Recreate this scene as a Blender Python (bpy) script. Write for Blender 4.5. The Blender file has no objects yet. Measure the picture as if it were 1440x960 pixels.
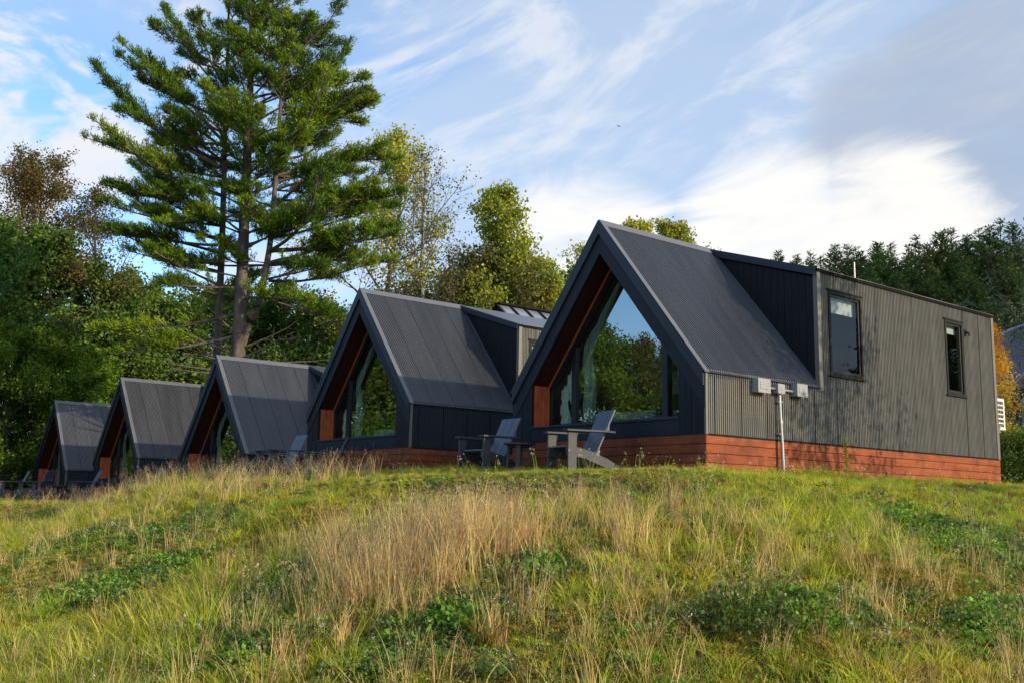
import bpy, bmesh, math, random
import numpy as np
from mathutils import Vector, Matrix

random.seed(7)
C = bpy.context.scene.collection
scene = bpy.context.scene
PI = math.pi

# ------------------------------------------------------------------ camera numbers
F_PX, PITCH, ROLL, YAW = 1426.58, .158, .0195, .8905
CAM = Vector((9.3062, -11.0423, -.4798))
_cp, _sp = math.cos(PITCH), math.sin(PITCH)
FW = Vector((-math.sin(YAW) * _cp, math.cos(YAW) * _cp, _sp))
RT = Vector((math.cos(YAW), math.sin(YAW), 0))
UP = RT.cross(FW)
RT, UP = math.cos(ROLL) * RT + math.sin(ROLL) * UP, -math.sin(ROLL) * RT + math.cos(ROLL) * UP
SUN_AZ, SUN_EL = math.radians(20), math.radians(18)      # azimuth from +X towards +Y


def at(px, py, depth):
    px, py, depth = float(px), float(py), float(depth)
    return CAM + depth * (FW + (px - 720) / F_PX * RT - (py - 480) / F_PX * UP)


# ------------------------------------------------------------------ tagging
def tag(o, label=None, cat=None, group=None, kind=None):
    if label: o['label'] = label
    if cat: o['category'] = cat
    if group: o['group'] = group
    if kind: o['kind'] = kind
    return o


def empty(name, loc=(0, 0, 0), rz=0):
    o = bpy.data.objects.new(name, None)
    o.empty_display_size = .3
    o.location = loc
    o.rotation_euler = (0, 0, rz)
    C.objects.link(o)
    return o


def copy_tree(o, parent=None):
    c = o.copy()
    C.objects.link(c)
    if parent is not None: c.parent = parent
    for ch in list(o.children): copy_tree(ch, c)
    return c


# ------------------------------------------------------------------ materials
def ramp(nt, stops, interp='LINEAR'):
    r = nt.nodes.new('ShaderNodeValToRGB')
    r.color_ramp.interpolation = interp
    el = r.color_ramp.elements
    while len(el) < len(stops): el.new(.5)
    for e, (p, c) in zip(el, stops):
        e.position = p
        e.color = (*c, 1) if len(c) == 3 else c
    return r


def mat_new(name):
    m = bpy.data.materials.new(name)
    m.use_nodes = True
    nt = m.node_tree
    for n in list(nt.nodes): nt.nodes.remove(n)
    out = nt.nodes.new('ShaderNodeOutputMaterial')
    return m, nt, out


def N(nt, t, **kw):
    n = nt.nodes.new(t)
    for k, v in kw.items():
        if k.startswith('i_'):
            n.inputs[int(k[2:]) if k[2:].isdigit() else k[2:].replace('_', ' ')].default_value = v
        else: setattr(n, k, v)
    return n


def surf(name, c0, c1, scale=(3, 3, 3), rough=.5, metal=0., bump=.0, bscale=40., spec=.4, detail=6., dirt=None, rvar=0.):
    m, nt, out = mat_new(name)
    L = nt.links
    b = N(nt, 'ShaderNodeBsdfPrincipled')
    b.inputs['Roughness'].default_value = rough
    b.inputs['Metallic'].default_value = metal
    b.inputs['Specular IOR Level'].default_value = spec
    tc = N(nt, 'ShaderNodeTexCoord')
    mp = N(nt, 'ShaderNodeMapping')
    mp.inputs['Scale'].default_value = scale
    L.new(tc.outputs['Object'], mp.inputs['Vector'])
    nz = N(nt, 'ShaderNodeTexNoise')
    nz.inputs['Scale'].default_value = 1.
    nz.inputs['Detail'].default_value = detail
    nz.inputs['Roughness'].default_value = .6
    L.new(mp.outputs[0], nz.inputs['Vector'])
    r = ramp(nt, [(.3, c0), (.7, c1)])
    L.new(nz.outputs['Fac'], r.inputs[0])
    col = r.outputs[0]
    if dirt:
        n2 = N(nt, 'ShaderNodeTexNoise')
        n2.inputs['Scale'].default_value = dirt[1]
        n2.inputs['Detail'].default_value = 8
        L.new(tc.outputs['Object'], n2.inputs['Vector'])
        r2 = ramp(nt, [(.45, (0, 0, 0)), (.75, (1, 1, 1))])
        L.new(n2.outputs['Fac'], r2.inputs[0])
        mx = N(nt, 'ShaderNodeMix', data_type='RGBA')
        mx.inputs['B'].default_value = (*dirt[0], 1)
        mul = N(nt, 'ShaderNodeMath', operation='MULTIPLY')
        mul.inputs[1].default_value = dirt[2]
        L.new(r2.outputs[0], mul.inputs[0])
        L.new(mul.outputs[0], mx.inputs['Factor'])
        L.new(col, mx.inputs['A'])
        col = mx.outputs['Result']
    L.new(col, b.inputs['Base Color'])
    if rvar:
        mr = N(nt, 'ShaderNodeMapRange')
        mr.inputs['To Min'].default_value = rough - rvar
        mr.inputs['To Max'].default_value = rough + rvar
        L.new(nz.outputs['Fac'], mr.inputs['Value'])
        L.new(mr.outputs[0], b.inputs['Roughness'])
    if bump:
        n3 = N(nt, 'ShaderNodeTexNoise')
        n3.inputs['Scale'].default_value = bscale
        n3.inputs['Detail'].default_value = 5
        L.new(mp.outputs[0], n3.inputs['Vector'])
        bp = N(nt, 'ShaderNodeBump')
        bp.inputs['Strength'].default_value = bump
        bp.inputs['Distance'].default_value = .01
        L.new(n3.outputs['Fac'], bp.inputs['Height'])
        L.new(bp.outputs[0], b.inputs['Normal'])
    L.new(b.outputs[0], out.inputs[0])
    return m


def leaf_mat(name, stops, trans=.35, rough=.55, var=.12, spec=.3, pos_scale=.0, pos_stops=None):
    """stops run over the 'tint' attribute; the world position and the instance add slow variation"""
    m, nt, out = mat_new(name)
    L = nt.links
    a = N(nt, 'ShaderNodeAttribute', attribute_name='tint')
    r = ramp(nt, stops)
    L.new(a.outputs['Fac'], r.inputs[0])
    col = r.outputs[0]
    oi = N(nt, 'ShaderNodeObjectInfo')
    hsv = N(nt, 'ShaderNodeHueSaturation')
    mr = N(nt, 'ShaderNodeMapRange')
    mr.inputs['To Min'].default_value = 1 - var * 2
    mr.inputs['To Max'].default_value = 1 + var * 2
    L.new(oi.outputs['Random'], mr.inputs['Value'])
    L.new(mr.outputs[0], hsv.inputs['Value'])
    mh = N(nt, 'ShaderNodeMath', operation='MULTIPLY_ADD')
    mh.inputs[1].default_value = 7.13
    mh.inputs[2].default_value = 0
    fr = N(nt, 'ShaderNodeMath', operation='FRACT')
    L.new(oi.outputs['Random'], mh.inputs[0])
    L.new(mh.outputs[0], fr.inputs[0])
    m2 = N(nt, 'ShaderNodeMapRange')
    m2.inputs['To Min'].default_value = .5 - var * .14
    m2.inputs['To Max'].default_value = .5 + var * .14
    L.new(fr.outputs[0], m2.inputs['Value'])
    L.new(m2.outputs[0], hsv.inputs['Hue'])
    L.new(col, hsv.inputs['Color'])
    col = hsv.outputs[0]
    if pos_scale:
        g = N(nt, 'ShaderNodeNewGeometry')
        nz = N(nt, 'ShaderNodeTexNoise')
        nz.inputs['Scale'].default_value = pos_scale
        nz.inputs['Detail'].default_value = 4
        L.new(g.outputs['Position'], nz.inputs['Vector'])
        rp = ramp(nt, pos_stops)
        L.new(nz.outputs['Fac'], rp.inputs[0])
        mx = N(nt, 'ShaderNodeMix', data_type='RGBA', blend_type='MULTIPLY')
        mx.inputs['Factor'].default_value = 1
        L.new(col, mx.inputs['A'])
        L.new(rp.outputs[0], mx.inputs['B'])
        col = mx.outputs['Result']
    b = N(nt, 'ShaderNodeBsdfPrincipled')
    b.inputs['Roughness'].default_value = rough
    b.inputs['Specular IOR Level'].default_value = spec
    L.new(col, b.inputs['Base Color'])
    t = N(nt, 'ShaderNodeBsdfTranslucent')
    L.new(col, t.inputs['Color'])
    ms = N(nt, 'ShaderNodeMixShader')
    ms.inputs[0].default_value = trans
    L.new(b.outputs[0], ms.inputs[1])
    L.new(t.outputs[0], ms.inputs[2])
    L.new(ms.outputs[0], out.inputs[0])
    return m


def glass_mat(name, tint=(.75, .9, .85), k=2.6, lo=.16):
    m, nt, out = mat_new(name)
    L = nt.links
    fr = N(nt, 'ShaderNodeFresnel')
    fr.inputs['IOR'].default_value = k
    geo = N(nt, 'ShaderNodeNewGeometry')
    t = N(nt, 'ShaderNodeBsdfTransparent')
    t.inputs[0].default_value = (*tint, 1)
    g = N(nt, 'ShaderNodeBsdfGlossy')
    g.inputs['Roughness'].default_value = .004
    g.inputs['Color'].default_value = (.82, .92, 1, 1)
    nz = N(nt, 'ShaderNodeTexNoise')
    nz.inputs['Scale'].default_value = 1.3
    tc = N(nt, 'ShaderNodeTexCoord')
    L.new(tc.outputs['Object'], nz.inputs['Vector'])
    bp = N(nt, 'ShaderNodeBump')
    bp.inputs['Strength'].default_value = .025
    bp.inputs['Distance'].default_value = .05
    L.new(nz.outputs['Fac'], bp.inputs['Height'])
    L.new(bp.outputs[0], g.inputs['Normal'])
    mx = N(nt, 'ShaderNodeMath', operation='MAXIMUM')
    mx.inputs[1].default_value = lo
    L.new(fr.outputs[0], mx.inputs[0])
    # only the outer skin mirrors: the sheet is a single face, seen from inside it stays clear
    ms = N(nt, 'ShaderNodeMixShader')
    L.new(mx.outputs[0], ms.inputs[0])
    L.new(t.outputs[0], ms.inputs[1])
    L.new(g.outputs[0], ms.inputs[2])
    L.new(ms.outputs[0], out.inputs[0])
    return m


M = {}
M['roof'] = surf('roof_metal', (.038, .040, .047), (.062, .063, .069), (.5, 4.5, .5), .36, 0., .0, spec=.9, dirt=((.05, .05, .055), 1.4, .5), rvar=.06)
M['roof2'] = surf('roof_metal_panel', (.042, .044, .051), (.068, .069, .076), (.5, 3.6, .5), .42, 0., .0, spec=.9, dirt=((.04, .04, .045), 1.1, .6), rvar=.08)
M['cap'] = surf('cap_metal_lit', (.10, .105, .12), (.13, .133, .145), (2, 2, 2), .38, 0., spec=.5)  # roof paint, its colour lightened for the sun a smooth cap catches
M['seam'] = surf('seam_dark', (.012, .013, .016), (.018, .019, .022), (2, 2, 2), .9, spec=.05)
M['wall'] = surf('wall_metal', (.135, .13, .114), (.205, .197, .172), (5, 5, .22), .6, 0., .0, spec=.2, dirt=((.10, .097, .086), 2.2, .6), rvar=.05)
M['wall_shaded'] = surf('wall_metal_shaded', (.02, .027, .032), (.03, .038, .044), (1.1, 1.1, .35), .5, spec=.3)  # wall metal with the shade between the cabins put into its colour
M['trim'] = surf('trim_metal', (.15, .14, .115), (.19, .175, .145), (2, 2, 2), .45)
M['navy'] = surf('navy_board', (.007, .009, .017), (.012, .015, .026), (9, 9, 1.2), .6, bump=.25, bscale=8, spec=.35)
M['char'] = surf('charred_wood', (.003, .0035, .007), (.010, .011, .018), (14, 14, 1.1), .6, bump=.5, bscale=6, spec=.3)
M['navy_trim'] = surf('navy_trim', (.014, .019, .032), (.02, .026, .042), (3, 3, 3), .45)
M['cedar'] = surf('cedar', (.46, .085, .025), (.66, .15, .045), (16, 16, 1.2), .42, bump=.25, bscale=5, spec=.4, dirt=((.22, .03, .012), 6, .6))
M['soffit'] = surf('soffit_cedar_shaded', (.035, .007, .004), (.06, .012, .006), (16, 16, 1.2), .5, bump=.25, bscale=5, spec=.3)  # cedar, its colour darkened for the shade under the slopes
M['cedar_trim'] = surf('cedar_trim', (.5, .11, .03), (.62, .16, .045), (9, 9, 1.2), .4)
M['base'] = surf('stained_boards', (.23, .056, .02), (.33, .095, .034), (3.2, 1.1, 12), .6, bump=.3, bscale=4, spec=.18, dirt=((.12, .03, .013), 3.4, .8), rvar=.08)
M['base2'] = surf('stained_boards_worn', (.26, .075, .03), (.37, .13, .055), (3.2, 1.4, 14), .62, bump=.35, bscale=4, spec=.18, dirt=((.13, .05, .03), 5, .9))
M['base3'] = surf('stained_boards_deep', (.19, .045, .016), (.29, .078, .028), (2.6, 1.2, 10), .6, bump=.3, bscale=4, spec=.18, dirt=((.10, .03, .015), 4, .8))
M['black'] = surf('black_frame', (.008, .009, .011), (.014, .015, .018), (3, 3, 3), .4, spec=.4)
M['bronze'] = surf('bronze_frame', (.014, .014, .013), (.022, .021, .019), (3, 3, 3), .6, spec=.15)
M['glass'] = glass_mat('gable_glass', (.78, .92, .86), 1.95, .29)
M['glass_low'] = glass_mat('sidelight_glass', (.82, .93, .88), 1.45, .05)
M['glass_side'] = glass_mat('side_glass', (.62, .68, .66), 1.36, .03)
M['curtain'] = surf('curtain_cloth', (.74, .82, .74), (.85, .9, .84), (2, 2, 1), .85, spec=.1)
M['white'] = surf('white_cloth', (.7, .72, .74), (.8, .82, .84), (2, 2, 2), .8, spec=.1)
M['inside'] = surf('inside_wall', (.20, .19, .16), (.26, .24, .2), (2, 2, 2), .7)
M['cupboard'] = surf('cupboard_grey', (.05, .052, .05), (.07, .072, .07), (2, 2, 2), .6)
M['pale'] = surf('pale_lining', (.62, .6, .5), (.72, .7, .6), (2, 2, 2), .7)
M['floorin'] = surf('inside_floor', (.07, .045, .03), (.11, .07, .045), (8, 1, 3), .5)
M['chair'] = surf('slate_lumber', (.068, .08, .104), (.098, .112, .14), (7, 7, 7), .5, bump=.12, bscale=14, spec=.45)
M['chair_dark'] = surf('slate_lumber_frame', (.042, .043, .047), (.068, .068, .071), (7, 7, 7), .55, bump=.12, bscale=14, spec=.35)
M['table'] = surf('table_lumber', (.05, .03, .024), (.08, .046, .034), (7, 7, 7), .5, bump=.12)
M['box'] = surf('utility_box', (.25, .26, .265), (.31, .32, .325), (3, 3, 3), .45, spec=.5)
M['pipe'] = surf('galvanised_pipe', (.26, .26, .26), (.38, .38, .37), (5, 5, 2), .4, .35)
M['ac'] = surf('ac_plastic', (.66, .65, .6), (.74, .73, .68), (3, 3, 3), .5)
M['tan'] = surf('tan_wood', (.32, .2, .12), (.42, .28, .18), (6, 6, 1), .6)
M['seamroof'] = surf('pale_metal_roof', (.3, .33, .4), (.36, .4, .47), (1, 1, 1), .32, .5, spec=.5)
M['bark'] = surf('pine_bark', (.075, .058, .048), (.2, .165, .14), (5, 5, 1.3), .85, bump=.9, bscale=5, spec=.15)
M['bark_dark'] = surf('dark_bark', (.035, .03, .026), (.085, .072, .06), (5, 5, 1.3), .85, bump=.8, bscale=5, spec=.15)
M['bark_pale'] = surf('pale_bark', (.34, .31, .27), (.55, .52, .47), (3, 3, 5), .8, bump=.4, spec=.15, dirt=((.08, .07, .06), 5, .7))
M['bark_grey'] = surf('grey_bark', (.13, .12, .11), (.24, .22, .2), (4, 4, 1.3), .85, bump=.6, spec=.15)
M['pine'] = leaf_mat('pine_needles', [(0, (0.030, 0.071, 0.005)), (.45, (0.087, 0.175, 0.010)), (.8, (0.211, 0.301, 0.014)), (1, (0.371, 0.423, 0.022))], .3, var=.05)
M['leaf_dark'] = leaf_mat('leaves_dark', [(0, (0.046, 0.096, 0.016)), (.6, (0.121, 0.205, 0.029)), (1, (0.240, 0.325, 0.040))], .35, var=.1)
M['leaf_green'] = leaf_mat('leaves_green', [(0, (0.058, 0.125, 0.012)), (.55, (0.156, 0.262, 0.019)), (1, (0.336, 0.431, 0.033))], .4, var=.08)
M['leaf_yellow'] = leaf_mat('leaves_yellow_green', [(0, (0.110, 0.162, 0.021)), (.5, (0.344, 0.391, 0.039)), (1, (0.688, 0.593, 0.062))], .42, var=.08)
M['leaf_olive'] = leaf_mat('leaves_olive', [(0, (0.049, 0.070, 0.016)), (.5, (0.124, 0.144, 0.027)), (.85, (0.246, 0.194, 0.041)), (1, (0.351, 0.194, 0.041))], .38, var=.08)
M['leaf_brown'] = leaf_mat('leaves_brown', [(0, (0.047, 0.058, 0.013)), (.4, (0.109, 0.110, 0.022)), (.7, (0.200, 0.136, 0.030)), (1, (0.311, 0.136, 0.035))], .38, var=.08)
M['leaf_autumn'] = leaf_mat('leaves_autumn', [(0, (.22, .26, .02)), (.35, (.6, .5, .03)), (.62, (.75, .42, .03)), (1, (.75, .2, .025))], .42, var=.02)
M['leaf_silver'] = leaf_mat('leaves_silver', [(0, (0.056, 0.083, 0.033)), (1, (0.182, 0.225, 0.110))], .3, var=.03)
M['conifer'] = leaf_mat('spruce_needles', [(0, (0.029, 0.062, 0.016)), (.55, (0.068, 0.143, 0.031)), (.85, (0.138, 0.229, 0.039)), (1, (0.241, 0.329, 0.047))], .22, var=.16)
_ps = [(.3, (.5, .7, .5)), (.5, (1, 1, 1)), (.68, (1.13, 1.0, .85))]
M['grass'] = leaf_mat('grass_blades', [(0, (0.148, 0.195, 0.020)), (.35, (0.365, 0.407, 0.035)), (.7, (0.593, 0.555, 0.070)), (1, (0.752, 0.661, 0.170))], .45, var=.28, pos_scale=.55, pos_stops=_ps, spec=.25)
M['grass_lush'] = leaf_mat('lush_blades', [(0, (0.149, 0.205, 0.021)), (.5, (0.418, 0.494, 0.041)), (1, (0.793, 0.733, 0.073))], .45, var=.15, pos_scale=.5, pos_stops=_ps, spec=.25)
M['straw'] = leaf_mat('straw_stems', [(0, (0.301, 0.208, 0.070)), (.5, (0.672, 0.481, 0.185)), (1, (0.900, 0.679, 0.313))], .35, var=.18, spec=.2)
M['weed'] = leaf_mat('weed_leaves', [(0, (0.049, 0.129, 0.019)), (.5, (0.139, 0.299, 0.032)), (1, (0.307, 0.485, 0.055))], .35, var=.15, spec=.3)
M['weed_dark'] = leaf_mat('dark_weed_leaves', [(0, (0.039, 0.084, 0.023)), (.5, (0.095, 0.174, 0.038)), (.85, (0.189, 0.281, 0.060)), (1, (0.347, 0.168, 0.118))], .3, var=.12, spec=.3)
M['weed_gold'] = leaf_mat('golden_weed_leaves', [(0, (.10, .11, .015)), (.5, (.26, .21, .025)), (1, (.42, .28, .04))], .4, var=.12, spec=.3)
M['weed_olive'] = leaf_mat('olive_weed_leaves', [(0, (0.121, 0.147, 0.020)), (.5, (0.414, 0.397, 0.041)), (.8, (0.621, 0.500, 0.069)), (1, (0.586, 0.345, 0.110))], .35, var=.25, pos_scale=.9, pos_stops=_ps, spec=.2)
M['petal'] = leaf_mat('petals', [(0, (.55, .52, .42)), (1, (.8, .78, .7))], .3, var=.05)
M['seed'] = leaf_mat('seed_heads', [(0, (.32, .23, .12)), (1, (.56, .44, .26))], .35, var=.12)
M['bird'] = surf('bird_feathers', (.02, .02, .02), (.04, .04, .04))


# ------------------------------------------------------------------ mesh builders
class MB:
    def __init__(s): s.v = []; s.f = []; s.m = []

    def add(s, vs, fs, mi=0):
        n = len(s.v)
        s.v += [tuple(v) for v in vs]
        s.f += [tuple(i + n for i in f) for f in fs]
        s.m += [mi] * len(fs)
        return s

    def box(s, a, b, mi=0):
        (x0, y0, z0), (x1, y1, z1) = [[f(p, q) for p, q in zip(a, b)] for f in (min, max)]
        return s.add([(x0, y0, z0), (x1, y0, z0), (x1, y1, z0), (x0, y1, z0), (x0, y0, z1), (x1, y0, z1), (x1, y1, z1), (x0, y1, z1)],
                     [(0, 3, 2, 1), (4, 5, 6, 7), (0, 1, 5, 4), (1, 2, 6, 5), (2, 3, 7, 6), (3, 0, 4, 7)], mi)

    def bar(s, a, b, w, h, mi=0, up=(0, 0, 1)):
        """a box from a to b, w wide and h thick"""
        a, b = Vector(a), Vector(b)
        d = (b - a).normalized()
        sx = d.cross(Vector(up)).normalized() * w / 2
        sz = sx.normalized().cross(d).normalized() * h / 2
        vs = [p + i * sx + j * sz for p in (a, b) for i, j in ((-1, -1), (1, -1), (1, 1), (-1, 1))]
        return s.add(vs, [(0, 3, 2, 1), (4, 5, 6, 7), (0, 1, 5, 4), (1, 2, 6, 5), (2, 3, 7, 6), (3, 0, 4, 7)], mi)

    def prism(s, poly, y0, y1, mi=0, axis='y'):
        """polygon in x,z pushed along y (or y,z along x, or x,y along z)"""
        n = len(poly)
        mk = {'y': lambda p, t: (p[0], t, p[1]), 'x': lambda p, t: (t, p[0], p[1]), 'z': lambda p, t: (p[0], p[1], t)}[axis]
        vs = [mk(p, y0) for p in poly] + [mk(p, y1) for p in poly]
        fs = [tuple(range(n)), tuple(range(2 * n - 1, n - 1, -1))] + [(i, i + n, (i + 1) % n + n, (i + 1) % n) for i in range(n)]
        return s.add(vs, fs, mi)

    def ribbed(s, o, a, b, nrm, pitch, depth, mi=0):
        """sheet from o, ribs along a, laid out across b"""
        o, a, b, nrm = Vector(o), Vector(a), Vector(b), Vector(nrm).normalized()
        Lb = b.length
        bd = b / Lb
        n = max(1, round(Lb / pitch))
        p = Lb / n
        prof = []
        for i in range(n):
            prof += [(i * p, 0), (i * p + .42 * p, 0), (i * p + .55 * p, depth), (i * p + .87 * p, depth)]
        prof.append((Lb, 0))
        vs = [o + bd * t + nrm * h for t, h in prof] + [o + a + bd * t + nrm * h for t, h in prof]
        k = len(prof)
        fs = [(i, i + 1, i + 1 + k, i + k) for i in range(k - 1)]
        return s.add(vs, fs, mi)

    def tube(s, pts, r, n=8, mi=0, caps=True):
        pts = [Vector(p) for p in pts]
        rs = r if isinstance(r, (list, tuple)) else [r] * len(pts)
        vs = []
        for i, p in enumerate(pts):
            d = (pts[min(i + 1, len(pts) - 1)] - pts[max(i - 1, 0)]).normalized()
            x = d.cross(Vector((0, 0, 1)) if abs(d.z) < .9 else Vector((0, 1, 0))).normalized()
            y = d.cross(x)
            vs += [p + rs[i] * (math.cos(2 * PI * k / n) * x + math.sin(2 * PI * k / n) * y) for k in range(n)]
        fs = [(i * n + k, i * n + (k + 1) % n, (i + 1) * n + (k + 1) % n, (i + 1) * n + k) for i in range(len(pts) - 1) for k in range(n)]
        if caps: fs += [tuple(range(n))[::-1], tuple(range((len(pts) - 1) * n, len(pts) * n))]
        return s.add(vs, fs, mi)

    def build(s, name, mats, parent=None, bevel=0., smooth=False, recalc=True):
        me = bpy.data.meshes.new(name)
        me.from_pydata(s.v, [], s.f)
        if not isinstance(mats, (list, tuple)): mats = [mats]
        for m in mats: me.materials.append(m)
        me.polygons.foreach_set('material_index', s.m)
        if recalc:
            bm = bmesh.new(); bm.from_mesh(me)
            bmesh.ops.recalc_face_normals(bm, faces=bm.faces)
            bm.to_mesh(me); bm.free()
        if smooth: me.polygons.foreach_set('use_smooth', [True] * len(me.polygons))
        o = bpy.data.objects.new(name, me)
        C.objects.link(o)
        if parent is not None: o.parent = parent
        if bevel:
            bv = o.modifiers.new('bevel', 'BEVEL')
            bv.width = bevel; bv.segments = 2; bv.limit_method = 'ANGLE'; bv.angle_limit = math.radians(40)
        return o


def mesh_np(name, V, Fc, mat, tint=None, smooth=False, link=True, parent=None, midx=None):
    """V (n,3), Fc (m,k) quads or triangles"""
    V = np.asarray(V, np.float32); Fc = np.asarray(Fc, np.int32)
    me = bpy.data.meshes.new(name)
    m, k = Fc.shape
    me.vertices.add(len(V)); me.loops.add(m * k); me.polygons.add(m)
    me.vertices.foreach_set('co', V.ravel())
    me.loops.foreach_set('vertex_index', Fc.ravel())
    me.polygons.foreach_set('loop_start', np.arange(0, m * k, k, dtype=np.int32))
    me.polygons.foreach_set('loop_total', np.full(m, k, np.int32))
    if smooth: me.polygons.foreach_set('use_smooth', np.ones(m, bool))
    for mm in (mat if isinstance(mat, (list, tuple)) else [mat]): me.materials.append(mm)
    if midx is not None: me.polygons.foreach_set('material_index', np.asarray(midx, np.int32))
    me.update(calc_edges=True)
    if tint is not None:
        at_ = me.attributes.new('tint', 'FLOAT', 'POINT')
        at_.data.foreach_set('value', np.asarray(tint, np.float32))
    o = bpy.data.objects.new(name, me)
    if link: C.objects.link(o)
    if parent is not None: o.parent = parent
    return o


# ------------------------------------------------------------------ terrain
def sstep(t):
    t = np.clip(t, 0, 1)
    return t * t * (3 - 2 * t)


_rg = np.random.default_rng(11)
_W = [(_rg.uniform(-1, 1, 2) * s, _rg.uniform(0, 6.28)) for s in (.5, .8, 1.1, 1.6, 2.3, 3.1, 4.4, 5.7) for _ in range(2)]


def bumps(x, y):
    z = 0
    for (k, ph) in _W: z = z + np.sin(k[0] * x + k[1] * y + ph) / (1 + abs(k[0]) + abs(k[1]))
    return z


def hgt(x, y):
    x = np.asarray(x, float); y = np.asarray(y, float)
    # the terrace the cabins stand on, stepping down towards the far ones
    sh = 2.8 * sstep((-1.0 - y) / 2.5)
    z = -.66 * sstep((-x - 8.3 - sh + .75 * np.maximum(-3.1 - y, 0)) / (3.6 + .6 * sh)) - .05 * sstep((-x - 21) / 7)
    # gentle fall to the terrace edge, then the meadow bank
    ex = np.maximum(x - .35, 0); ey = np.maximum(-1.3 - 2.6 * sstep((-x - 12) / 9) - y, 0)
    e = np.hypot(ex, ey)
    z = z - .092 * np.minimum(e, 2.2)
    dx = np.maximum(x - 1.9, 0); dy = np.maximum(-2.6 - 2.6 * sstep((-x - 12) / 9) - y, 0)
    d = np.hypot(dx, dy)
    dd_ = np.sqrt(d * d + 1.6) - 1.265
    z = z - 2.75 * np.tanh(.40 * dd_ / 2.75) - .02 * dd_
    near = sstep(e / 2)
    z = z + .045 * near * bumps(x, y) * sstep((60 - d) / 30)
    # ground rising behind the nearest cabin
    z = z + .95 * sstep((y - 10.5) / 5) * sstep((x + 9) / 5)
    # wooded hill behind, to the right of the cabins
    q = -.5 * x + .87 * y
    z = np.maximum(z, -4.2)
    z = z + 6 * sstep((q - 60) / 70) + .02 * np.maximum(q - 60, 0)
    # rising far side of the meadow, behind the viewer
    z = z + 9 * sstep((-.78 * x - .63 * y - 34) / 60) * sstep((-y - 12) / 14)
    return z


def ground_at(px, py):
    d = FW + (px - 720) / F_PX * RT - (py - 480) / F_PX * UP
    t = np.linspace(2, 60, 4000)
    X = CAM.x + d.x * t; Y = CAM.y + d.y * t; Z = CAM.z + d.z * t
    k = np.nonzero(Z < hgt(X, Y))[0]
    if len(k) == 0: return None
    k = k[0]
    return (X[k], Y[k], float(hgt(X[k], Y[k])), t[k])


def on_ground(px, depth):
    """the ground under the direction of column px at that depth"""
    p = at(px, 700, depth)
    return Vector((p.x, p.y, float(hgt(p.x, p.y))))


def axis_lines(a, b, st, far):
    l = list(np.arange(a, b + st / 2, st))
    s = st; v = l[0]
    while v > -far: s *= 1.35; v -= s; l.insert(0, v)
    s = st; v = l[-1]
    while v < far: s *= 1.35; v += s; l.append(v)
    return np.array(l)


def build_ground():
    xs = axis_lines(-34, 14, .3, 900); ys = axis_lines(-20, 14, .3, 900)
    X, Y = np.meshgrid(xs, ys)
    Z = hgt(X, Y)
    V = np.stack([X, Y, Z], -1).reshape(-1, 3)
    n, m = X.shape
    i = np.arange(n * m).reshape(n, m)
    Fc = np.stack([i[:-1, :-1], i[:-1, 1:], i[1:, 1:], i[1:, :-1]], -1).reshape(-1, 4)
    mt, nt, out = mat_new('meadow_soil')
    L = nt.links
    g = N(nt, 'ShaderNodeNewGeometry')
    b = N(nt, 'ShaderNodeBsdfPrincipled'); b.inputs['Roughness'].default_value = .95; b.inputs['Specular IOR Level'].default_value = .1
    n1 = N(nt, 'ShaderNodeTexNoise'); n1.inputs['Scale'].default_value = .7; n1.inputs['Detail'].default_value = 8
    n2 = N(nt, 'ShaderNodeTexNoise'); n2.inputs['Scale'].default_value = 14; n2.inputs['Detail'].default_value = 6
    L.new(g.outputs['Position'], n1.inputs['Vector']); L.new(g.outputs['Position'], n2.inputs['Vector'])
    r1 = ramp(nt, [(.3, (.04, .052, .012)), (.5, (.085, .08, .022)), (.7, (.13, .095, .04))])
    r2 = ramp(nt, [(.3, (.45, .45, .45)), (.7, (1.2, 1.2, 1.2))])
    L.new(n1.outputs['Fac'], r1.inputs[0]); L.new(n2.outputs['Fac'], r2.inputs[0])
    mx = N(nt, 'ShaderNodeMix', data_type='RGBA', blend_type='MULTIPLY'); mx.inputs['Factor'].default_value = 1
    L.new(r1.outputs[0], mx.inputs['A']); L.new(r2.outputs[0], mx.inputs['B'])
    L.new(mx.outputs['Result'], b.inputs['Base Color'])
    bp = N(nt, 'ShaderNodeBump'); bp.inputs['Strength'].default_value = .8; bp.inputs['Distance'].default_value = .03
    L.new(n2.outputs['Fac'], bp.inputs['Height']); L.new(bp.outputs[0], b.inputs['Normal'])
    L.new(b.outputs[0], out.inputs[0])
    o = mesh_np('ground', V, Fc, mt, smooth=True)
    tag(o, 'grassy bank rising to the terrace of the cabins', None, kind='structure')


build_ground()

# ------------------------------------------------------------------ the cabin
AX, AZ, EZ, BZ = -2.13, 4.03, 1.43, .53        # ridge, apex, eave and base-top heights
W, LF, LR, DZ = 4.26, 2.73, 8.56, 3.31         # width, front part, whole length, dormer wall height
KS = (AZ - EZ) / (-AX)                         # slope
CS = 1 / math.hypot(1, KS)                     # cosine of the slope
SN = KS * CS


def zin(x, t): return AZ - t / CS - KS * abs(x - AX)


def boards(mb, x0, x1, lo, hi, w, ya, yb, gap=.006, mi=0):
    """vertical boards between x0 and x1 from lo(x) to hi(x)"""
    n = max(1, round(abs(x1 - x0) / w))
    for i in range(n):
        a = x0 + (x1 - x0) * i / n; b = x0 + (x1 - x0) * (i + 1) / n
        if a > b: a, b = b, a
        b2 = b - gap
        if hi((a + b2) / 2) - lo((a + b2) / 2) < .01: continue
        q = random.uniform(0, .004)
        mb.prism([(a, lo(a)), (b2, lo(b2)), (b2, max(hi(b2), lo(b2) + .002)), (a, max(hi(a), lo(a) + .002))], ya - q, yb, mi)


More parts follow.
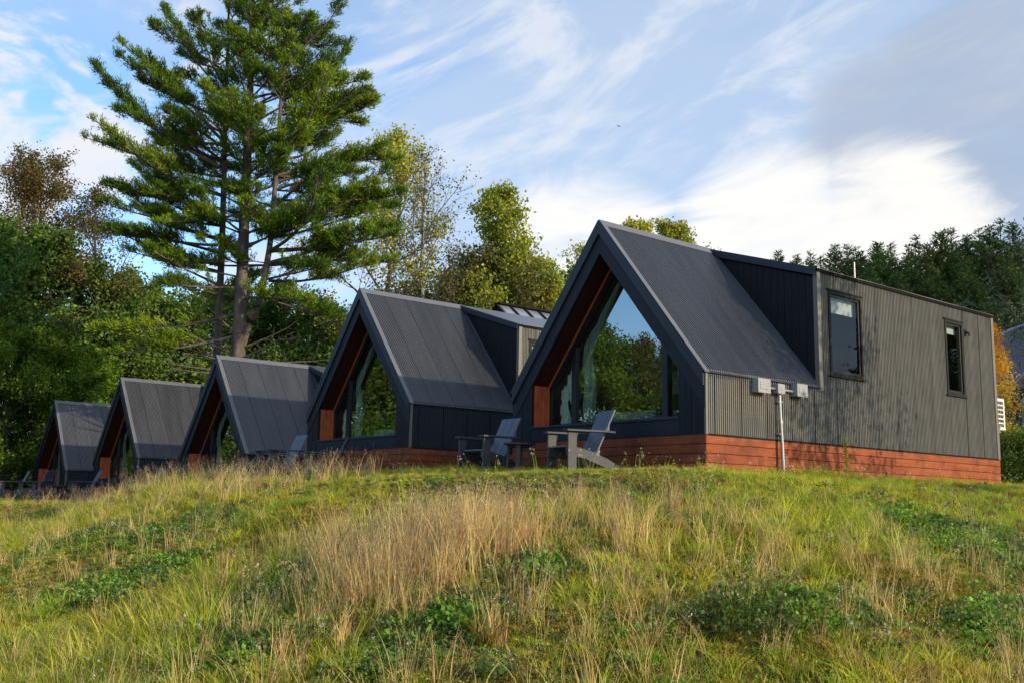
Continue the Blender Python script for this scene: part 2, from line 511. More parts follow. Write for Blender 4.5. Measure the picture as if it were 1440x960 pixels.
def make_cabin():
    root = empty('a_frame_cabin')
    # base of stained boards
    mb = MB()
    ph = BZ / 4
    for r in range(5):
        z1 = BZ - r * ph; z0 = z1 - ph + .009
        for a, b in ((0.012, 4.86), (4.866, LR + .04)): mb.box((-.05, a, z0), (.012 + random.uniform(-.003, .002), b, z1), random.choice((0, 2, 3)))
        for a, b in ((-W + .0, -2.2), (-2.194, .006)): mb.box((a, -.004 + random.uniform(-.002, .003), z0), (b, .05, z1), random.choice((0, 2, 3)))
        mb.box((-W - .01, .03, z0), (-W + .05, LR, z1)); mb.box((-W, LR - .02, z0), (-.06, LR + .035, z1))
    mb.box((-W + .06, .06, -.2), (-.06, LR - .05, BZ - .02), 1)
    o = mb.build('base', [M['base'], M['black'], M['base2'], M['base3']], root)
    # ribbed walls (with holes where the side windows sit)
    mb = MB()
    P_, D_ = .046, .016
    wins = [(3.02, 3.98, 1.645, 3.02), (6.70, 7.36, 1.64, 3.025)]
    mb.ribbed((0, 0.03, BZ), (0, 0, EZ - BZ + .02), (0, LF - .0, 0), (1, 0, 0), P_, D_)
    low = mb; mb = MB()
    ys = [LF + .03] + [v for w in wins for v in w[:2]] + [LR]
    for i in range(0, len(ys) - 1, 2): mb.ribbed((0, ys[i], BZ), (0, 0, DZ - BZ), (0, ys[i + 1] - ys[i], 0), (1, 0, 0), P_, D_)
    for y0, y1, z0, z1 in wins:
        mb.ribbed((0, y0, BZ), (0, 0, z0 - BZ), (0, y1 - y0, 0), (1, 0, 0), P_, D_)
        mb.ribbed((0, y0, z1), (0, 0, DZ - z1), (0, y1 - y0, 0), (1, 0, 0), P_, D_)
    y = 4.39 - .6 * 7
    while y < LR - .1:
        top = EZ if y < LF else DZ
        spans = [(BZ + .002, top - .03)]
        for w in wins:
            if w[0] - .02 < y < w[1] + .02: spans = [(BZ + .002, w[2] - .02), (w[3] + .02, top - .03)]
        if y > .1:
            for a, b in spans: (low if y < LF else mb).box((.002, y - .0045, a), (D_ + .001, y + .0045, b), 1)
        y += .6
    mb.ribbed((-W, LR, BZ), (0, 0, EZ - BZ), (0, -LR, 0), (-1, 0, 0), P_, D_)
    mb.prism([(-W, BZ), (0, BZ), (0, DZ), (AX, AZ - .04), (-W, EZ)], LR - .02, LR)
    mb.build('wall', [M['wall'], M['seam']], root)
    low.build('low_wall', [M['wall'], M['seam']], root)
    # trims
    mb = MB()
    mb.box((-.05, LF - .012, EZ - .06), (.028, LF + .075, DZ))          # dormer corner
    mb.box((-.05, LR - .06, BZ), (.028, LR + .03, DZ))                  # rear corner
    mb.box((-.012, -.014, BZ + .002), (.02, .032, EZ - .02))            # front corner
    mb.box((-.02, LF + .08, DZ - .004), (.035, LR + .04, DZ + .03))     # wall top
    mb.box((-.0, .03, BZ - .012), (.022, LR, BZ + .012), 1)             # drip edge
    mb.build('corner_trim', [M['trim'], M['seam']], root)
    # roof sheets
    mb = MB()
    ov = .05
    def slope_sheet(sg, y0, y1, t, L0, L1):
        """sg +1 the right slope; t outward offset; from L0 to L1 along the slope from the ridge"""
        d = Vector((sg * CS, 0, -SN)); n = Vector((sg * SN, 0, CS))
        o = Vector((AX, y0, AZ)) + n * t + d * L0
        mb.ribbed(o, d * (L1 - L0), Vector((0, y1 - y0, 0)), n, P_, D_)
        return d, n
    SL = (-AX) / CS
    pe = [-.03] + [.52 + .546 * i for i in range(4)] + [LF]
    for i in range(5):
        n0 = len(mb.f)
        d, n = slope_sheet(1, pe[i], pe[i + 1], .0, .1, SL + ov)
        if i % 2: mb.m[n0:] = [3] * (len(mb.f) - n0)
    yy = .52
    while yy < LF - .1:
        o = Vector((AX, yy, AZ)) + d * .1
        mb.bar(o + n * .006, o + d * (SL + ov - .1) + n * .006, .011, .014, 1, up=n)
        yy += .546
    mb.bar(Vector((AX, LF - .02, AZ)) + d * .1 + n * .012, Vector((AX, LF - .02, AZ)) + d * (SL + ov) + n * .012, .03, .03, 2, up=n)
    slope_sheet(-1, -.03, LR + .03, .0, .1, SL + ov)
    # underside boards of both slopes
    for sg, y1 in ((1, LF - .01), (-1, LR)):
        pts = [(AX, AZ - .005 / CS), (AX + sg * 2.13 + sg * .02, EZ - .03), (AX + sg * 2.13 + sg * .0, EZ - .03 - .06), (AX, AZ - .09 / CS)]
        mb.prism(pts, .02 if sg > 0 else .02, y1, 1)
    # shed roof of the dormer
    dd = Vector((-AX + .06, 0, DZ - AZ + .0)); nn = Vector((AZ - DZ, 0, -AX)).normalized()
    mb.ribbed(Vector((AX, LF - .04, AZ + .01)), dd, Vector((0, LR - LF + .08, 0)), nn, 3.0, .004)
    mb.prism([(AX, AZ - .005), (.045, DZ + .012), (.045, DZ - .03), (AX, AZ - .12)], LF - .03, LR + .02, 1)
    mb.build('roof', [M['roof'], M['seam'], M['cap'], M['roof2']], root)
    # ridge cap and edge flashings
    mb = MB()
    for sg in (1, -1):
        d = Vector((sg * CS, 0, -SN)); n = Vector((sg * SN, 0, CS))
        y1 = LF - .02 if sg > 0 else LR
        mb.bar(Vector((AX, -.045, AZ)) + n * .016 + d * .07, Vector((AX, y1, AZ)) + n * .016 + d * .07, .15, .01, up=n)
        # rake flashing on the gable edge
        mb.bar(Vector((AX, -.0, AZ)) + n * .014 + d * .0, Vector((AX, -.0, AZ)) + n * .014 + d * (SL + ov), .10, .01, up=n)
    mb.build('ridge_cap', M['cap'], root)
    # rake boards: an outer board and a second one set back
    for sg in (1, -1):
        mb = MB()
        xe = AX + sg * 2.13
        q = lambda t0, t1: [(AX, AZ - t0 / CS), (xe, EZ - t0 / CS), (xe, EZ - t1 / CS), (AX, AZ - t1 / CS)]
        mb.prism(q(.0, .135), -.05, .03)
        mb.prism(q(.138, .34), -.018, .03, 1)
        mb.build('rake_board', [M['navy_trim'], M['navy']], root)
    # dormer eave fascia and cheek of charred boards
    mb = MB()
    mb.bar((AX, LF - .05, AZ - .055), (.02, LF - .05, DZ - .055 + .02), .05, .12, up=(0, 0, 1))
    mb.build('dormer_fascia', M['navy_trim'], root)
    mb = MB()
    boards(mb, -2.1, -.052, lambda x: zin(x, -.02) + .0, lambda x: AZ - .12 - (AZ - DZ) * (x - AX) / -AX, .135, LF - .006, LF + .05)
    mb.build('dormer_cheek', M['char'], root)
    # front posts
    for xa, xb in ((-.008, -.49), (-W + .008, -W + .5)):
        mb = MB()
        boards(mb, xa, xb, lambda x: BZ + .002, lambda x: zin(x, .33), .125, -.006, .04)
        mb.box((min(xa, xb) + .01, .02, BZ + .01), (max(xa, xb) - .01, .045, zin(xa if xa < -2 else xb, .6)))
        mb.build('front_wall', M['char'], root)
    # boarded window seat under the glass
    mb = MB()
    mb.box((-3.755, -.012, BZ + .004), (-.487, .05, .765))
    mb.box((-3.765, -.03, .766), (-.478, .42, .80), 1)
    mb.build('sill', [M['navy'], M['navy_trim']], root, bevel=.005)
    # cedar lining of the recess
    DW = .40
    mb = MB()
    so_ = MB(); ml_ = MB()
    n = 4
    for i in range(n):
        ya = .045 + (DW - .07) * i / n; yb = .045 + (DW - .07) * (i + 1) / n - .005
        mb.box((-3.80, ya, .802), (-3.755, yb, zin(-3.755, .345)))
        ml_.box((-.485, ya, .802), (-.44, yb, zin(-.485, .345)))
        for sg in (1, -1):
            x1 = AX + sg * 1.64
            so_.prism([(AX, AZ - .345 / CS), (x1, zin(x1, .345)), (x1, zin(x1, .31)), (AX, AZ - .31 / CS)], ya, yb)
    mb.build('recess_lining', M['cedar'], root)
    ml_.build('recess_lining', M['cedar'], root)
    so_.build('soffit', M['soffit'], root)
    mb = MB()
    for sg in (1, -1):
        x1 = AX + sg * 1.63
        mb.prism([(AX, AZ - .365 / CS), (x1, zin(x1, .365)), (x1, zin(x1, .3455)), (AX, AZ - .3455 / CS)], DW - .055, DW - .025)
        mb.box((x1 - .006, DW - .055, .802), (x1 + .012, DW - .025, zin(x1, .367)))
    mb.build('lining_trim', M['cedar_trim'], root)
    # gable window
    mb = MB()
    hx = lambda x: zin(x, .44)
    for sg in (1, -1):
        x1 = AX + sg * 1.63
        mb.prism([(AX, AZ - .43 / CS), (x1, zin(x1, .43)), (x1, zin(x1, .33)), (AX, AZ - .33 / CS)], DW - .02, DW + .08)
        mb.box((x1 - sg * .06, DW - .02, .80), (x1, DW + .08, zin(x1 - sg * .06, .40)))
        xm = AX + sg * 1.02
        mb.box((xm - .055, DW - .021, .80), (xm + .055, DW + .09, zin(xm + .0, .39) - .04))
    mb.box((-3.76, DW - .02, .80), (-.5, DW + .08, .86))
    win = mb.build('gable_window', M['black'], root, bevel=.004)
    xm0, xm1 = AX - 1.02 + .055, AX + 1.02 - .055
    yg = DW + .02
    def pane(poly):
        q = MB(); q.add([(x, yg, z) for x, z in poly], [tuple(range(len(poly)))])
        return q.build('pane', M['glass'] if len(poly) == 5 else M['glass_low'], win, recalc=False)
    pane([(xm0, .86), (xm1, .86), (xm1, zin(xm1, .43)), (AX, AZ - .43 / CS), (xm0, zin(xm0, .43))])
    pane([(-3.70, .86), (xm0 - .11, .86), (xm0 - .11, zin(xm0 - .11, .43)), (-3.70, zin(-3.70, .43))])
    pane([(xm1 + .11, .86), (-.56, .86), (-.56, zin(-.56, .43)), (xm1 + .11, zin(xm1 + .11, .43))])
    # curtains tied back along the glass
    def curtain(left, right, y, waves=5):
        n, k = 40, 28
        def along(pl, t):
            L = [math.dist(a, b) for a, b in zip(pl, pl[1:])]; s = t * sum(L)
            for (a, b), l in zip(zip(pl, pl[1:]), L):
                if s <= l or (a, b) == (pl[-2], pl[-1]): f = s / l; return (a[0] + (b[0] - a[0]) * f, a[1] + (b[1] - a[1]) * f)
                s -= l
        vs = []
        for i in range(n + 1):
            a = along(left, i / n); b = along(right, i / n)
            for j in range(k + 1):
                u = j / k
                vs.append((a[0] + (b[0] - a[0]) * u, y + .03 * math.sin(u * waves * 2 * PI + 1.5 * math.sin(i * .23)) + .008 * math.sin(i * .7 + j), a[1] + (b[1] - a[1]) * u))
        fs = [(i * (k + 1) + j, i * (k + 1) + j + 1, (i + 1) * (k + 1) + j + 1, (i + 1) * (k + 1) + j) for i in range(n) for j in range(k)]
        q = MB(); q.add(vs, fs)
        return q.build('curtain', M['curtain'], root, smooth=True)
    yc = DW + .16
    curtain([(-2.30, 3.12), (-2.72, 2.60), (-3.07, 2.16), (-3.12, 1.2), (-3.12, .84)], [(-2.22, 3.12), (-2.60, 2.52), (-2.86, 2.02), (-2.80, 1.5), (-2.86, .84)], yc, 3)
    curtain([(-3.72, 1.42), (-3.70, 1.2), (-3.72, .84)], [(-3.52, 1.6), (-3.50, 1.2), (-3.49, .84)], yc + .05, 3)
    curtain([(-3.52, 1.62), (-3.42, 1.3), (-3.28, 1.0), (-3.20, .86)], [(-3.20, 2.0), (-3.20, 1.6), (-3.17, 1.2), (-3.15, .86)], yc, 4)
    curtain([(-1.0, 2.0), (-.98, 1.5), (-.86, 1.05), (-.82, .86)], [(-.62, 1.55), (-.60, 1.3), (-.6, 1.05), (-.6, .86)], yc, 4)
    # inside of the front room
    mb = MB()
    mb.box((-4.2, .5, BZ - .05), (-.06, 5.5, BZ + .01), 0)
    mb.build('inside_floor', M['floorin'], root)
    mb = MB()
    mb.prism([(-4.2, BZ), (-.06, BZ), (-.06, DZ - .1), (AX, AZ - .2), (-4.2, EZ - .05)], 5.3, 5.4)                              # back wall
    mb.box((-.10, .5, BZ), (-.06, 3.0, EZ)); mb.box((-.10, 4.0, BZ), (-.06, 5.3, DZ)); mb.box((-.10, 3.0, BZ), (-.06, 4.0, 1.62))
    mb.box((-4.2, .5, BZ), (-4.14, 5.4, EZ))
    mb.build('inside_wall', M['inside'], root)
    mb = MB()
    for sg, ye in ((1, LF), (-1, 5.4)):
        x1 = AX + sg * 2.05
        mb.prism([(AX, AZ - .13 / CS), (x1, zin(x1, .13)), (x1, zin(x1, .10)), (AX, AZ - .10 / CS)], .5, ye)
    mb.build('inside_ceiling', M['pale'], root)
    mb = MB()                                                              # pale shelf and partition seen in the glass
    mb.box((-4.1, 2.9, 1.55), (-2.3, 3.3, 1.62))
    mb.prism([(-4.1, 1.62), (-2.9, 1.62), (-2.35, 2.35), (-2.9, 2.35)], 3.2, 3.25)
    mb.prism([(-2.3, BZ), (-1.95, BZ), (-2.25, 1.55), (-2.75, 1.55)], 3.1, 3.16)
    mb.build('inside_partition', M['pale'], root)
    # side windows
    for k, (y0, y1, z0, z1) in enumerate(wins):
        mb = MB()
        fw = .055
        for a, b in (((y0, z0), (y1, z0 + fw)), ((y0, z1 - fw), (y1, z1)), ((y0, z0 + fw), (y0 + fw, z1 - fw)), ((y1 - fw, z0 + fw), (y1, z1 - fw))):
            mb.box((-.06, a[0], a[1]), (.035, b[0], b[1]))
        g = .035
        a0, a1, b0, b1 = y0 + fw, y1 - fw, z0 + fw, z1 - fw
        for a, b in (((a0, b0), (a1, b0 + g)), ((a0, b1 - g), (a1, b1)), ((a0, b0 + g), (a0 + g, b1 - g)), ((a1 - g, b0 + g), (a1, b1 - g))):
            mb.box((-.06, a[0], a[1]), (.010, b[0], b[1]), 1)
        mb.box((-.02, y0 - .03, z1), (.045, y1 + .03, z1 + .025)); mb.box((-.02, y0 - .03, z0 - .025), (.05, y1 + .03, z0))
        w = mb.build('window', [M['bronze'], M['black']], root, bevel=.004)
        q = MB(); q.add([(-.012, a0 + g, b0 + g), (-.012, a1 - g, b0 + g), (-.012, a1 - g, b1 - g), (-.012, a0 + g, b1 - g)], [(0, 1, 2, 3)])
        q.build('pane', M['glass_side'], w, recalc=False)
        q = MB()
        if k == 0:
            q.box((-.10, a0 - .02, b1 - .27), (-.09, a1 + .02, b1 + .02))
            q.build('blind', M['white'], w)
            q = MB()
            q.box((-.55, a0 - .2, b0 + .26), (-.50, a1 + .5, b1 - .36)); q.box((-.56, a0 + .34, b0 + .26), (-.495, a0 + .35, b1 - .36))
            q.box((-.57, a0 - .2, b1 - .36), (-.48, a1 + .5, b1 - .27))
            q.build('cupboard', M['cupboard'], root)
        else:
            q.box((-.10, a0 - .02, b1 - .17), (-.09, a1 + .02, b1 + .02))
            q.build('blind', M['white'], w)
            n = 14
            vs = [(-.16 + .03 * math.sin(i * 1.6), a0 - .03 + (a1 - a0) * .66 * i / n, z) for i in range(n + 1) for z in (b0 - .05, b1 - .17)]
            q = MB(); q.add(vs, [(2 * i, 2 * i + 2, 2 * i + 3, 2 * i + 1) for i in range(n)])
            q.build('curtain', M['curtain'], w, smooth=True)
    mb = MB()
    mb.box((-1.2, 5.6, BZ), (-1.1, LR - .1, 3.2))
    mb.build('inside_back_wall', M['inside'], root)
    return root


cabin = make_cabin()
GC = 'dark A-frame cabins standing in a row'
spots = [((0, 0, 0), 0, 'largest and nearest dark A-frame cabin, utility boxes and two windows on its sunlit side wall'),
         ((-7.545, .05, .045), 0, 'second A-frame cabin from the front, directly left of the cabin with utility boxes'),
         ((-14.157, -.35, -.80), 0, 'middle A-frame cabin of the row, below the big pine trunk'),
         ((-22.04, -.25, -.72), 0, 'second smallest A-frame cabin, just in front of the last one'),
         ((-29.24, -.31, -1.0), 0, 'smallest and farthest A-frame cabin, at the edge of the wood')]
cabs = []
for i, (loc, rz, lab) in enumerate(spots):
    o = cabin if i == 0 else copy_tree(cabin)
    o.location = loc
    o.rotation_euler.z = rz
    tag(o, lab, 'cabin', GC)
    cabs.append(o)
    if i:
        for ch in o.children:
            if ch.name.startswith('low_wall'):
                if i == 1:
                    shaded_wall = ch.data.copy(); shaded_wall.materials[0] = M['wall_shaded']  # low side walls get the colour with shade painted in
                ch.data = shaded_wall

# things only the nearest cabin shows
mb = MB()
mb.tube([(-.55, 4.72, 3.35), (-.55, 4.72, 3.86)], .016, 10)
mb.build('vent_pipe', M['pipe'], cabin)
mb = MB()
mb.box((.009, 7.44, 2.80), (.03, 7.52, 2.92)); mb.tube([(.03, 7.48, 2.87), (.09, 7.48, 2.84), (.09, 7.48, 2.79)], .018, 8)
mb.build('hose_bracket', M['bronze'], cabin)


def make_meter():
    r = empty('electric_meter', (0.012, 0, 0))
    tag(r, 'grey utility boxes on a conduit pole against the sunlit side wall', 'utility box')
    for y0, y1, z0, z1, d in ((1.02, 1.30, 1.20, 1.40, .13), (1.52, 1.68, 1.225, 1.36, .11), (1.97, 2.22, 1.215, 1.40, .13)):
        mb = MB()
        mb.box((.0, y0, z0), (d - .02, y1, z1)); mb.box((d - .018, y0 - .006, z0 - .006), (d, y1 + .006, z1 + .006))
        mb.box((d, y0 + .04, z0 + .05), (d + .006, y1 - .04, z1 - .04)); mb.box((d - .01, (y0 + y1) / 2 - .012, z0 - .02), (d + .004, (y0 + y1) / 2 + .012, z0 + .004))
        mb.build('box', M['box'], r, bevel=.006)
    mb = MB()
    mb.tube([(.05, 1.3, 1.29), (.05, 1.52, 1.29)], .018); mb.tube([(.05, 1.68, 1.285), (.05, 1.97, 1.285)], .018)
    mb.tube([(.06, 1.6, 1.23), (.062, 1.61, .9), (.075, 1.625, .45), (.085, 1.64, -.15)], .027, 12)
    mb.tube([(.063, 1.612, .83), (.065, 1.614, .77)], .034, 12)
    for z in (1.1, .62): mb.box((.0, 1.57, z - .012), (.075, 1.66, z + .012))
    mb.build('conduit', M['pipe'], r, smooth=False)


make_meter()


def make_ac():
    r = empty('air_conditioner', (-.06, LR + .16, 1.0))
    tag(r, 'cream outdoor air conditioner on the rear wall of the nearest cabin', 'air conditioner')
    mb = MB()
    mb.box((-.8, .0, .12), (-.0, .34, .74))
    mb.build('case', M['ac'], r, bevel=.012)
    mb = MB()
    for i in range(6):
        for j in range(4):
            mb.box((.001, .035 + j * .062, .18 + i * .088), (.006, .035 + j * .062 + .04, .18 + i * .088 + .062))
    mb.build('grille', M['black'], r)
    mb = MB()
    for x in (-.7, -.1): mb.box((x - .02, -.09, .08), (x + .02, .3, .118)); mb.box((x - .02, -.1, -.15), (x + .02, -.07, .12))
    mb.tube([(-.0, .1, .2), (.03, .0, .1), (.0, -.07, -.1), (-.02, -.07, -.4)], .018, 8)
    mb.build('bracket', M['pipe'], r)


make_ac()


# ------------------------------------------------------------------ chairs and tables
def make_chair():
    r = empty('adirondack_chair')
    # faces -y, width along x
    mb = MB()
    for i in range(5):
        y0 = -.36 + i * .098
        z0 = .345 - i * .022
        mb.bar((-.27, y0 + .045, z0), (.27, y0 + .045, z0), .09, .026, up=(0, .22, 1))
    mb.build('seat', M['chair'], r, bevel=.004)
    mb = MB()
    lean = Vector((0, .42, .908)).normalized()
    for i in (-1, 0, 1):
        b = Vector((i * .172, .10, .235)); h = .74
        mb.bar(b, b + lean * h, .165, .026, up=(0, -1, .4))
    mb.bar((-.26, .145, .28), (.26, .145, .28), .03, .07)
    mb.bar((-.26, .30, .63), (.26, .30, .63), .03, .07)
    mb.build('backrest', M['chair'], r, bevel=.004)
    for sg in (-1, 1):
        mb = MB()
        mb.prism([(sg * .27, -.44), (sg * .42, -.44), (sg * .42, .18), (sg * .36, .36), (sg * .29, .36)], .555, .583, axis='z')
        mb.build('armrest', M['chair_dark'], r, bevel=.004)
        mb = MB()
        mb.box((sg * .325, -.40, -.02), (sg * .365, -.265, .554))
        mb.prism([(-.24, .554), (-.262, .554), (-.262, .40)], sg * .33, sg * .36, axis='x')
        mb.build('leg', M['chair_dark'], r, bevel=.004)
        mb = MB()
        mb.prism([(-.40, .36), (-.40, .22), (-.1, .17), (.28, .03), (.40, -.02), (.58, -.02), (.52, .04), (.28, .17), (.06, .26), (-.2, .33)], sg * .282, sg * .322, axis='x')
        mb.build('stringer', M['chair_dark'], r, bevel=.004)
    return r


def make_table():
    r = empty('side_table')
    mb = MB()
    n = 28
    poly = [(.25 * math.cos(2 * PI * i / n), .25 * math.sin(2 * PI * i / n)) for i in range(n)]
    mb.prism(poly, .44, .468, axis='z')
    mb.build('table_top', M['table'], r, bevel=.004)
    for i in range(4):
        a = PI / 4 + i * PI / 2
        mb = MB(); mb.bar((.19 * math.cos(a), .19 * math.sin(a), -.02), (.17 * math.cos(a), .17 * math.sin(a), .44), .07, .035, up=(math.cos(a), math.sin(a), 0))
        mb.build('leg', M['chair_dark'], r, bevel=.003)
    mb = MB()
    mb.tube([(.15 * math.cos(2 * PI * i / 20), .15 * math.sin(2 * PI * i / 20), .42) for i in range(21)], .022, 6)
    mb.build('apron', M['chair_dark'], r)
    return r


ch0 = make_chair(); tb0 = make_table()
GCH, GTB = 'slate grey adirondack chairs in front of the cabins', 'small round side tables'


def face(right, toward):
    """rotation of a chair that looks to the picture's left (right=-1) and by so much towards the viewer"""
    d = RT * right - Vector((FW.x, FW.y, 0)) * toward
    return math.atan2(d.y, d.x) + PI / 2


chairs = [(818, 14.75, face(-1, .42), 'slate chair in profile in front of the big gable window, nearest of all chairs', None),
          (689, 16.4, face(-1, .75), 'slate chair with three wide back slats between the two nearest cabins, beside the round table', None),
          (394, 20.3, face(-1, .75), 'slate chair with tall back seen against the middle cabin roof', None),
          (458, 20.6, face(-1, .1), 'dark chair in profile under the gable window of the second cabin', None),
          (118, 29.5, face(-1, .6), 'chair with pale back beside the farthest cabin, in the gap before the next one', None),
          (52, 30.5, face(-1, -.1), 'chair seen in profile by the orange post of the farthest cabin', None),
          (17, 31, face(-1, .6), 'chair standing farthest out beside the wood edge, leftmost of all', None),
          (203, 26.5, face(-1, .5), 'chair half hidden behind tall seed grass by the second smallest cabin', None)]
for i, (px, dep, rz, lab, z) in enumerate(chairs):
    o = ch0 if i == 0 else copy_tree(ch0)
    o.location = on_ground(px, dep)
    o.rotation_euler.z = rz
    tag(o, lab, 'chair', GCH)
tabs = [(729, 16.0, 'small round dark table between the two chairs of the nearest cabin'),
        (428, 20.4, 'small dark table between the two chairs of the second cabin'),
        (82, 30.0, 'small dark table between the chairs of the farthest cabin')]
for i, (px, dep, lab) in enumerate(tabs):
    o = tb0 if i == 0 else copy_tree(tb0)
    o.location = on_ground(px, dep)
    tag(o, lab, 'side table', GTB)


# beds inside the two nearest cabins
def make_bed():
    r = empty('bed')
    mb = MB(); mb.box((-.75, -.95, 0), (.75, .95, .3)); mb.build('frame', M['floorin'], r, bevel=.01)
    mb = MB(); mb.box((-.73, -.93, .302), (.73, .93, .52)); mb.build('mattress', M['white'], r, bevel=.05)
    for sx in (-.36, .36):
        mb = MB(); mb.box((sx - .3, .5, .524), (sx + .3, .88, .66)); mb.build('pillow', M['white'], r, bevel=.06)
    return r


bd = make_bed()
bd.location = (-2.6, 1.9, BZ + .012)
tag(bd, 'bed with white linen behind the glass of the nearest cabin', 'bed', 'beds inside the cabins')
b2 = copy_tree(bd)
b2.location = Vector(spots[1][0]) + Vector((-2.6, 1.9, BZ + .012))
tag(b2, 'bed with white linen behind the glass of the second cabin', 'bed', 'beds inside the cabins')


# ------------------------------------------------------------------ house behind the second cabin
def make_house():
    p = at(699.5, 428, 30)
    g = float(hgt(p.x, p.y))
    r = empty('wood_house', (p.x, p.y, g))
    tag(r, 'tan wooden house with pale standing seam metal roof behind the second cabin', 'house')
    H = p.z - g; hw, dz, L = 2.6, 2.0, 7.5
    mb = MB(); mb.prism([(-hw + .2, -.3), (hw - .2, -.3), (hw - .2, H - dz), (0, H - .12), (-hw + .2, H - dz)], .25, L - .25)
    mb.build('wall', M['tan'], r)
    mb = MB()
    for sg in (1, -1):
        e = Vector((sg * hw, 0, H - dz)); a = Vector((0, 0, H)); d = (e - a); n = Vector((sg * dz, 0, hw)).normalized()
        mb.add([a, e, e + Vector((0, L, 0)), a + Vector((0, L, 0))], [(0, 1, 2, 3)])
        mb.add([a - n * .12, e - n * .12, e - n * .12 + Vector((0, L, 0)), a - n * .12 + Vector((0, L, 0))], [(0, 1, 2, 3)], 1)
        mb.bar(a - n * .06, e - n * .06, .12, .12, 1, up=n)
        y = .45
        while y < L: mb.bar(a + Vector((0, y, 0)) + n * .02, e + Vector((0, y, 0)) + n * .02, .06, .05, 1, up=n); y += .55
    mb.bar((0, 0, H + .03), (0, L, H + .03), .25, .05, 1)
    mb.build('roof', [M['seamroof'], M['seam']], r)
    mb = MB(); mb.prism([(-.55, H - 1.35), (.55, H - 1.35), (.55, H - .95), (0, H - .55), (-.55, H - .95)], .22, .26)
    w = mb.build('window', M['black'], r)
    mb = MB(); mb.add([(-.45, .215, H - 1.28), (.45, .215, H - 1.28), (.45, .215, H - .98), (-.45, .215, H - .98)], [(0, 1, 2, 3)]); mb.build('pane', M['glass_side'], w, recalc=False)


make_house()

# a further cabin at the right edge
far = copy_tree(cabin)
for ch in list(far.children):
    if ch.name.split('.')[0] in ('vent_pipe', 'hose_bracket'): bpy.data.objects.remove(ch)
p = on_ground(1652, 26)
far.location = (p.x, p.y, p.z)
far.rotation_euler.z = math.radians(50)
tag(far, 'dark cabin with red base half hidden at the right edge behind the autumn tree', 'cabin', 'dark cabins across the lane')


# ------------------------------------------------------------------ tree making
def tubes_np(lines, sides=5):
    """lines: list of (pts (n,3), radii (n,))"""
    VV, FF = [], []
    off = 0
    ang = np.arange(sides) * 2 * np.pi / sides
    for pts, rad in lines:
        pts = np.asarray(pts); rad = np.asarray(rad)
        n = len(pts)
        d = np.gradient(pts, axis=0)
        d /= np.linalg.norm(d, axis=1, keepdims=True) + 1e-9
        ref = np.where(np.abs(d[:, 2:3]) < .9, np.array([[0, 0, 1.]]), np.array([[1., 0, 0]]))
        x = np.cross(d, ref); x /= np.linalg.norm(x, axis=1, keepdims=True) + 1e-9
        y = np.cross(d, x)
        ring = pts[:, None] + rad[:, None, None] * (np.cos(ang)[None, :, None] * x[:, None] + np.sin(ang)[None, :, None] * y[:, None])
        VV.append(ring.reshape(-1, 3))
        i = np.arange(n - 1)[:, None] * sides + np.arange(sides)[None]
        j = np.arange(n - 1)[:, None] * sides + (np.arange(sides)[None] + 1) % sides
        FF.append((np.stack([i, j, j + sides, i + sides], -1) + off).reshape(-1, 4))
        off += n * sides
    return np.concatenate(VV), np.concatenate(FF)


def leaves_np(P, D, size, width, rng, flat=.5, fold=.0):
    """rhombic leaves at P with axis D"""
    n = len(P)
    D = D / (np.linalg.norm(D, axis=1, keepdims=True) + 1e-9)
    nr = rng.normal(size=(n, 3)) * (1 - flat) + np.array([0, 0, 1.]) * flat
    s = np.cross(D, nr); s /= np.linalg.norm(s, axis=1, keepdims=True) + 1e-9
    size = np.broadcast_to(size, (n,))[:, None]
    wd = size * width
    a = P; b = P + D * size * .45 + s * wd; c = P + D * size; d = P + D * size * .45 - s * wd
    V = np.stack([a, b, c, d], 1).reshape(-1, 3)
    Fc = np.arange(4 * n).reshape(n, 4)
    return V, Fc


def poly(rng, start, d, L, n, up=0., wob=.12, sag=0.):
    """a wandering limb"""
    p = np.array(start, float); d = np.array(d, float); d /= np.linalg.norm(d)
    out = [p.copy()]
    for i in range(n - 1):
        d = d + rng.normal(size=3) * wob + np.array([0, 0, up + sag * (i / n)])
        d /= np.linalg.norm(d)
        p = p + d * L / (n - 1)
        out.append(p.copy())
    return np.array(out)


def lerp_line(pts, t):
    k = t * (len(pts) - 1); i = min(int(k), len(pts) - 2); f = k - i
    return pts[i] * (1 - f) + pts[i + 1] * f, pts[i + 1] - pts[i]


def side_dir(rng, d, ang):
    d = d / np.linalg.norm(d)
    r = rng.normal(size=3); r -= d * (r @ d); r /= np.linalg.norm(r)
    return d * math.cos(ang) + r * math.sin(ang)


